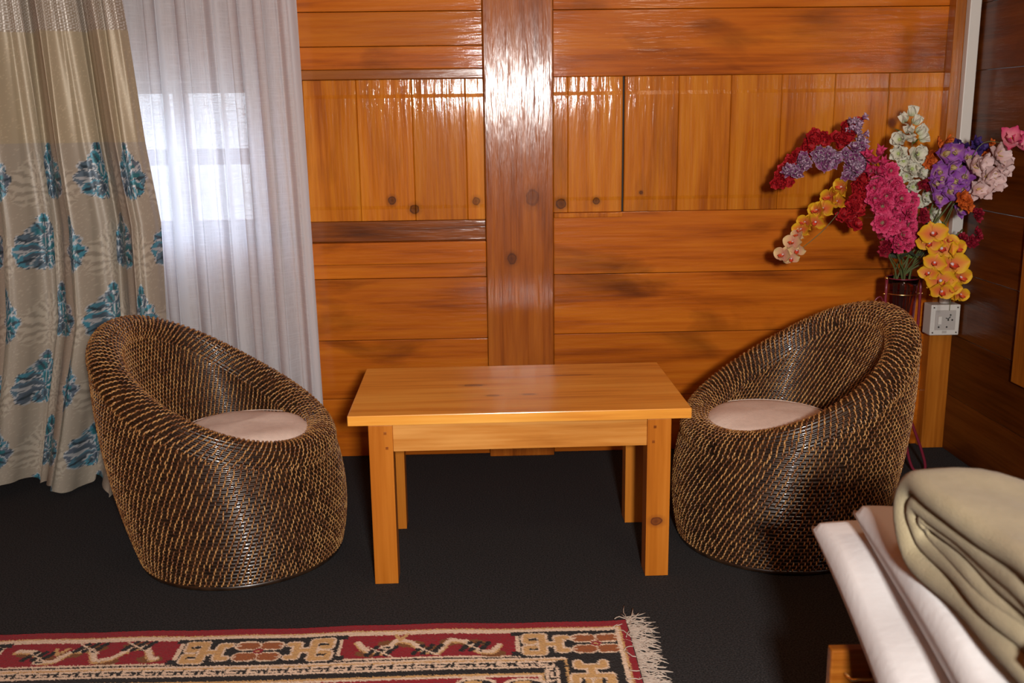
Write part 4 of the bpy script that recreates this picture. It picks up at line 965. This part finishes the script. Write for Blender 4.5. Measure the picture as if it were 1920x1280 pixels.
p1 = softbox('pillow', .60, .80, .20, M['white_cloth'], (.880, 1.38, .508), -.13, .05, 3, wr=.003, tilt=.12, tf=.34, bf=.30, pw=.24)
tag(p1, 'lower white pillow whose corner sticks out over the footboard', 'pillow')
p2 = softbox('pillow', .58, .86, .185, M['white_cloth'], (.905, 1.235, .614), -.12, .05, 5, wr=.003, tilt=.05, tf=.34, bf=.34, pw=.24)
tag(p2, 'upper white pillow directly under the folded olive blanket', 'pillow')
# folded blanket: nested U-turned plies
bk = empty('folded_blanket', (.640, 1.20, .662)); tag(bk, 'thick olive beige fleece blanket folded in layers on top of the white pillows', 'blanket')
def ply(y_end, y0, z_lo, z_hi, th_, x0, x1, name):
    "one thickness of cloth turning back at its far end; swept cross-section, rounded side edge"
    r = (z_hi-z_lo)/2; path = []
    for i in range(14): path.append((y0+(y_end-r-y0)*i/13, z_hi, 0, 1))
    for i in range(1, 12): a = PI/2-PI*i/12; path.append((y_end-r+r*math.cos(a), (z_hi+z_lo)/2+r*math.sin(a), math.cos(a), math.sin(a)))
    for i in range(14): path.append((y_end-r+(y0-(y_end-r))*i/13, z_lo, 0, -1))
    sec = []
    nx_ = 16
    for i in range(9): a = PI/2+PI*i/8; sec.append((x0+th_/2+th_/2*math.cos(a), th_/2*math.sin(a)))
    for i in range(1, nx_+1): sec.append((x0+th_/2+(x1-x0-th_/2)*i/nx_, -th_/2))
    for i in range(nx_, 0, -1): sec.append((x0+th_/2+(x1-x0-th_/2)*i/nx_, th_/2))
    V = []
    for k_, (y, z, ny_, nz_) in enumerate(path):
        for (sx, sn) in sec:
            w_ = .004*math.sin(k_*.5+sx*9)+.003*math.sin(sx*23+k_*.8)
            xw = .006*math.sin(k_*.45+z*40) if sx < x0+th_ else 0
            V.append((sx+xw, y+ny_*(sn+w_)-1.2*max(0, sx-.05)**2, z+nz_*(sn+w_)-1.7*max(0, sx-.06)**2*(z/.15)))
    F = grid_faces(len(sec), len(path), True); return np_mesh(name, V, F, M['fleece'], bk)
ply(.25, -.16, .022, .142, .040, .0, .46, 'ply')
ply(.215, -.16, .054, .110, .034, .006, .45, 'ply')
ply(.185, -.16, .0705, .093, .024, .012, .44, 'ply')
tw = softbox('folded_towel', .42, .22, .07, M['pink_cloth'], (.84, .94, .715), 0, .01, 9, pw=.12)
tag(tw, 'pale pink folded towel barely showing at the bottom right edge of the photo', 'towel')

# ------------------------------------------------------------------ light
def area(name, loc, target, size, power, color, spread=None, sy=None):
    l = bpy.data.lights.new(name, 'AREA'); l.energy = power; l.color = color; l.size = size
    if sy: l.shape = 'RECTANGLE'; l.size_y = sy
    if spread: l.spread = spread
    o = bpy.data.objects.new(name, l); o.location = loc; o.rotation_euler = (Vector(target)-Vector(loc)).to_track_quat('-Z', 'Y').to_euler(); link(o); return o
area('flash', (.24, -.60, 1.56), (.1, 3.6, .9), .17, 122, (1, .97, .93))
area('ceiling_lamp', (1.2, .9, 2.45), (.7, 3.2, .9), .45, 10, (1, .82, .62))
wd = bpy.data.worlds.new('sky'); scene.world = wd; wd.use_nodes = True; nt = wd.node_tree
tc = N(nt, 'ShaderNodeTexCoord'); sx_ = N(nt, 'ShaderNodeSeparateXYZ'); nt.links.new(tc.outputs['Generated'], sx_.inputs[0])
mr = N(nt, 'ShaderNodeMapRange'); mr.inputs[1].default_value = -.05; mr.inputs[2].default_value = .55; mr.inputs[3].default_value = 0; mr.inputs[4].default_value = 1
nt.links.new(sx_.outputs['Z'], mr.inputs[0])
rp = ramp(nt, [(0, (.95, 1.0, 1.08)), (1, (3.2, 3.5, 4.2))]); nt.links.new(mr.outputs[0], rp.inputs[0])
nt.links.new(rp.outputs[0], nt.nodes['Background'].inputs[0]); nt.nodes['Background'].inputs[1].default_value = 2.9
pt_ = area('window_portal', ((WX0+WX1)/2, 4.06, (WZ0+WZ1)/2), ((WX0+WX1)/2, 3, (WZ0+WZ1)/2), WX1-WX0, 1, (1, 1, 1), sy=WZ1-WZ0)
pt_.data.cycles.is_portal = True

scene.view_settings.view_transform = 'Standard'; scene.view_settings.look = 'None'; scene.view_settings.gamma = 1
scene.view_settings.exposure = 0.0; scene.view_settings.use_curve_mapping = False
scene.cycles.use_denoising = True
try: scene.cycles.denoiser = 'OPENIMAGEDENOISE'
except Exception: pass
scene.cycles.max_bounces = 8; scene.cycles.transparent_max_bounces = 12
scene.cycles.sample_clamp_indirect = 6
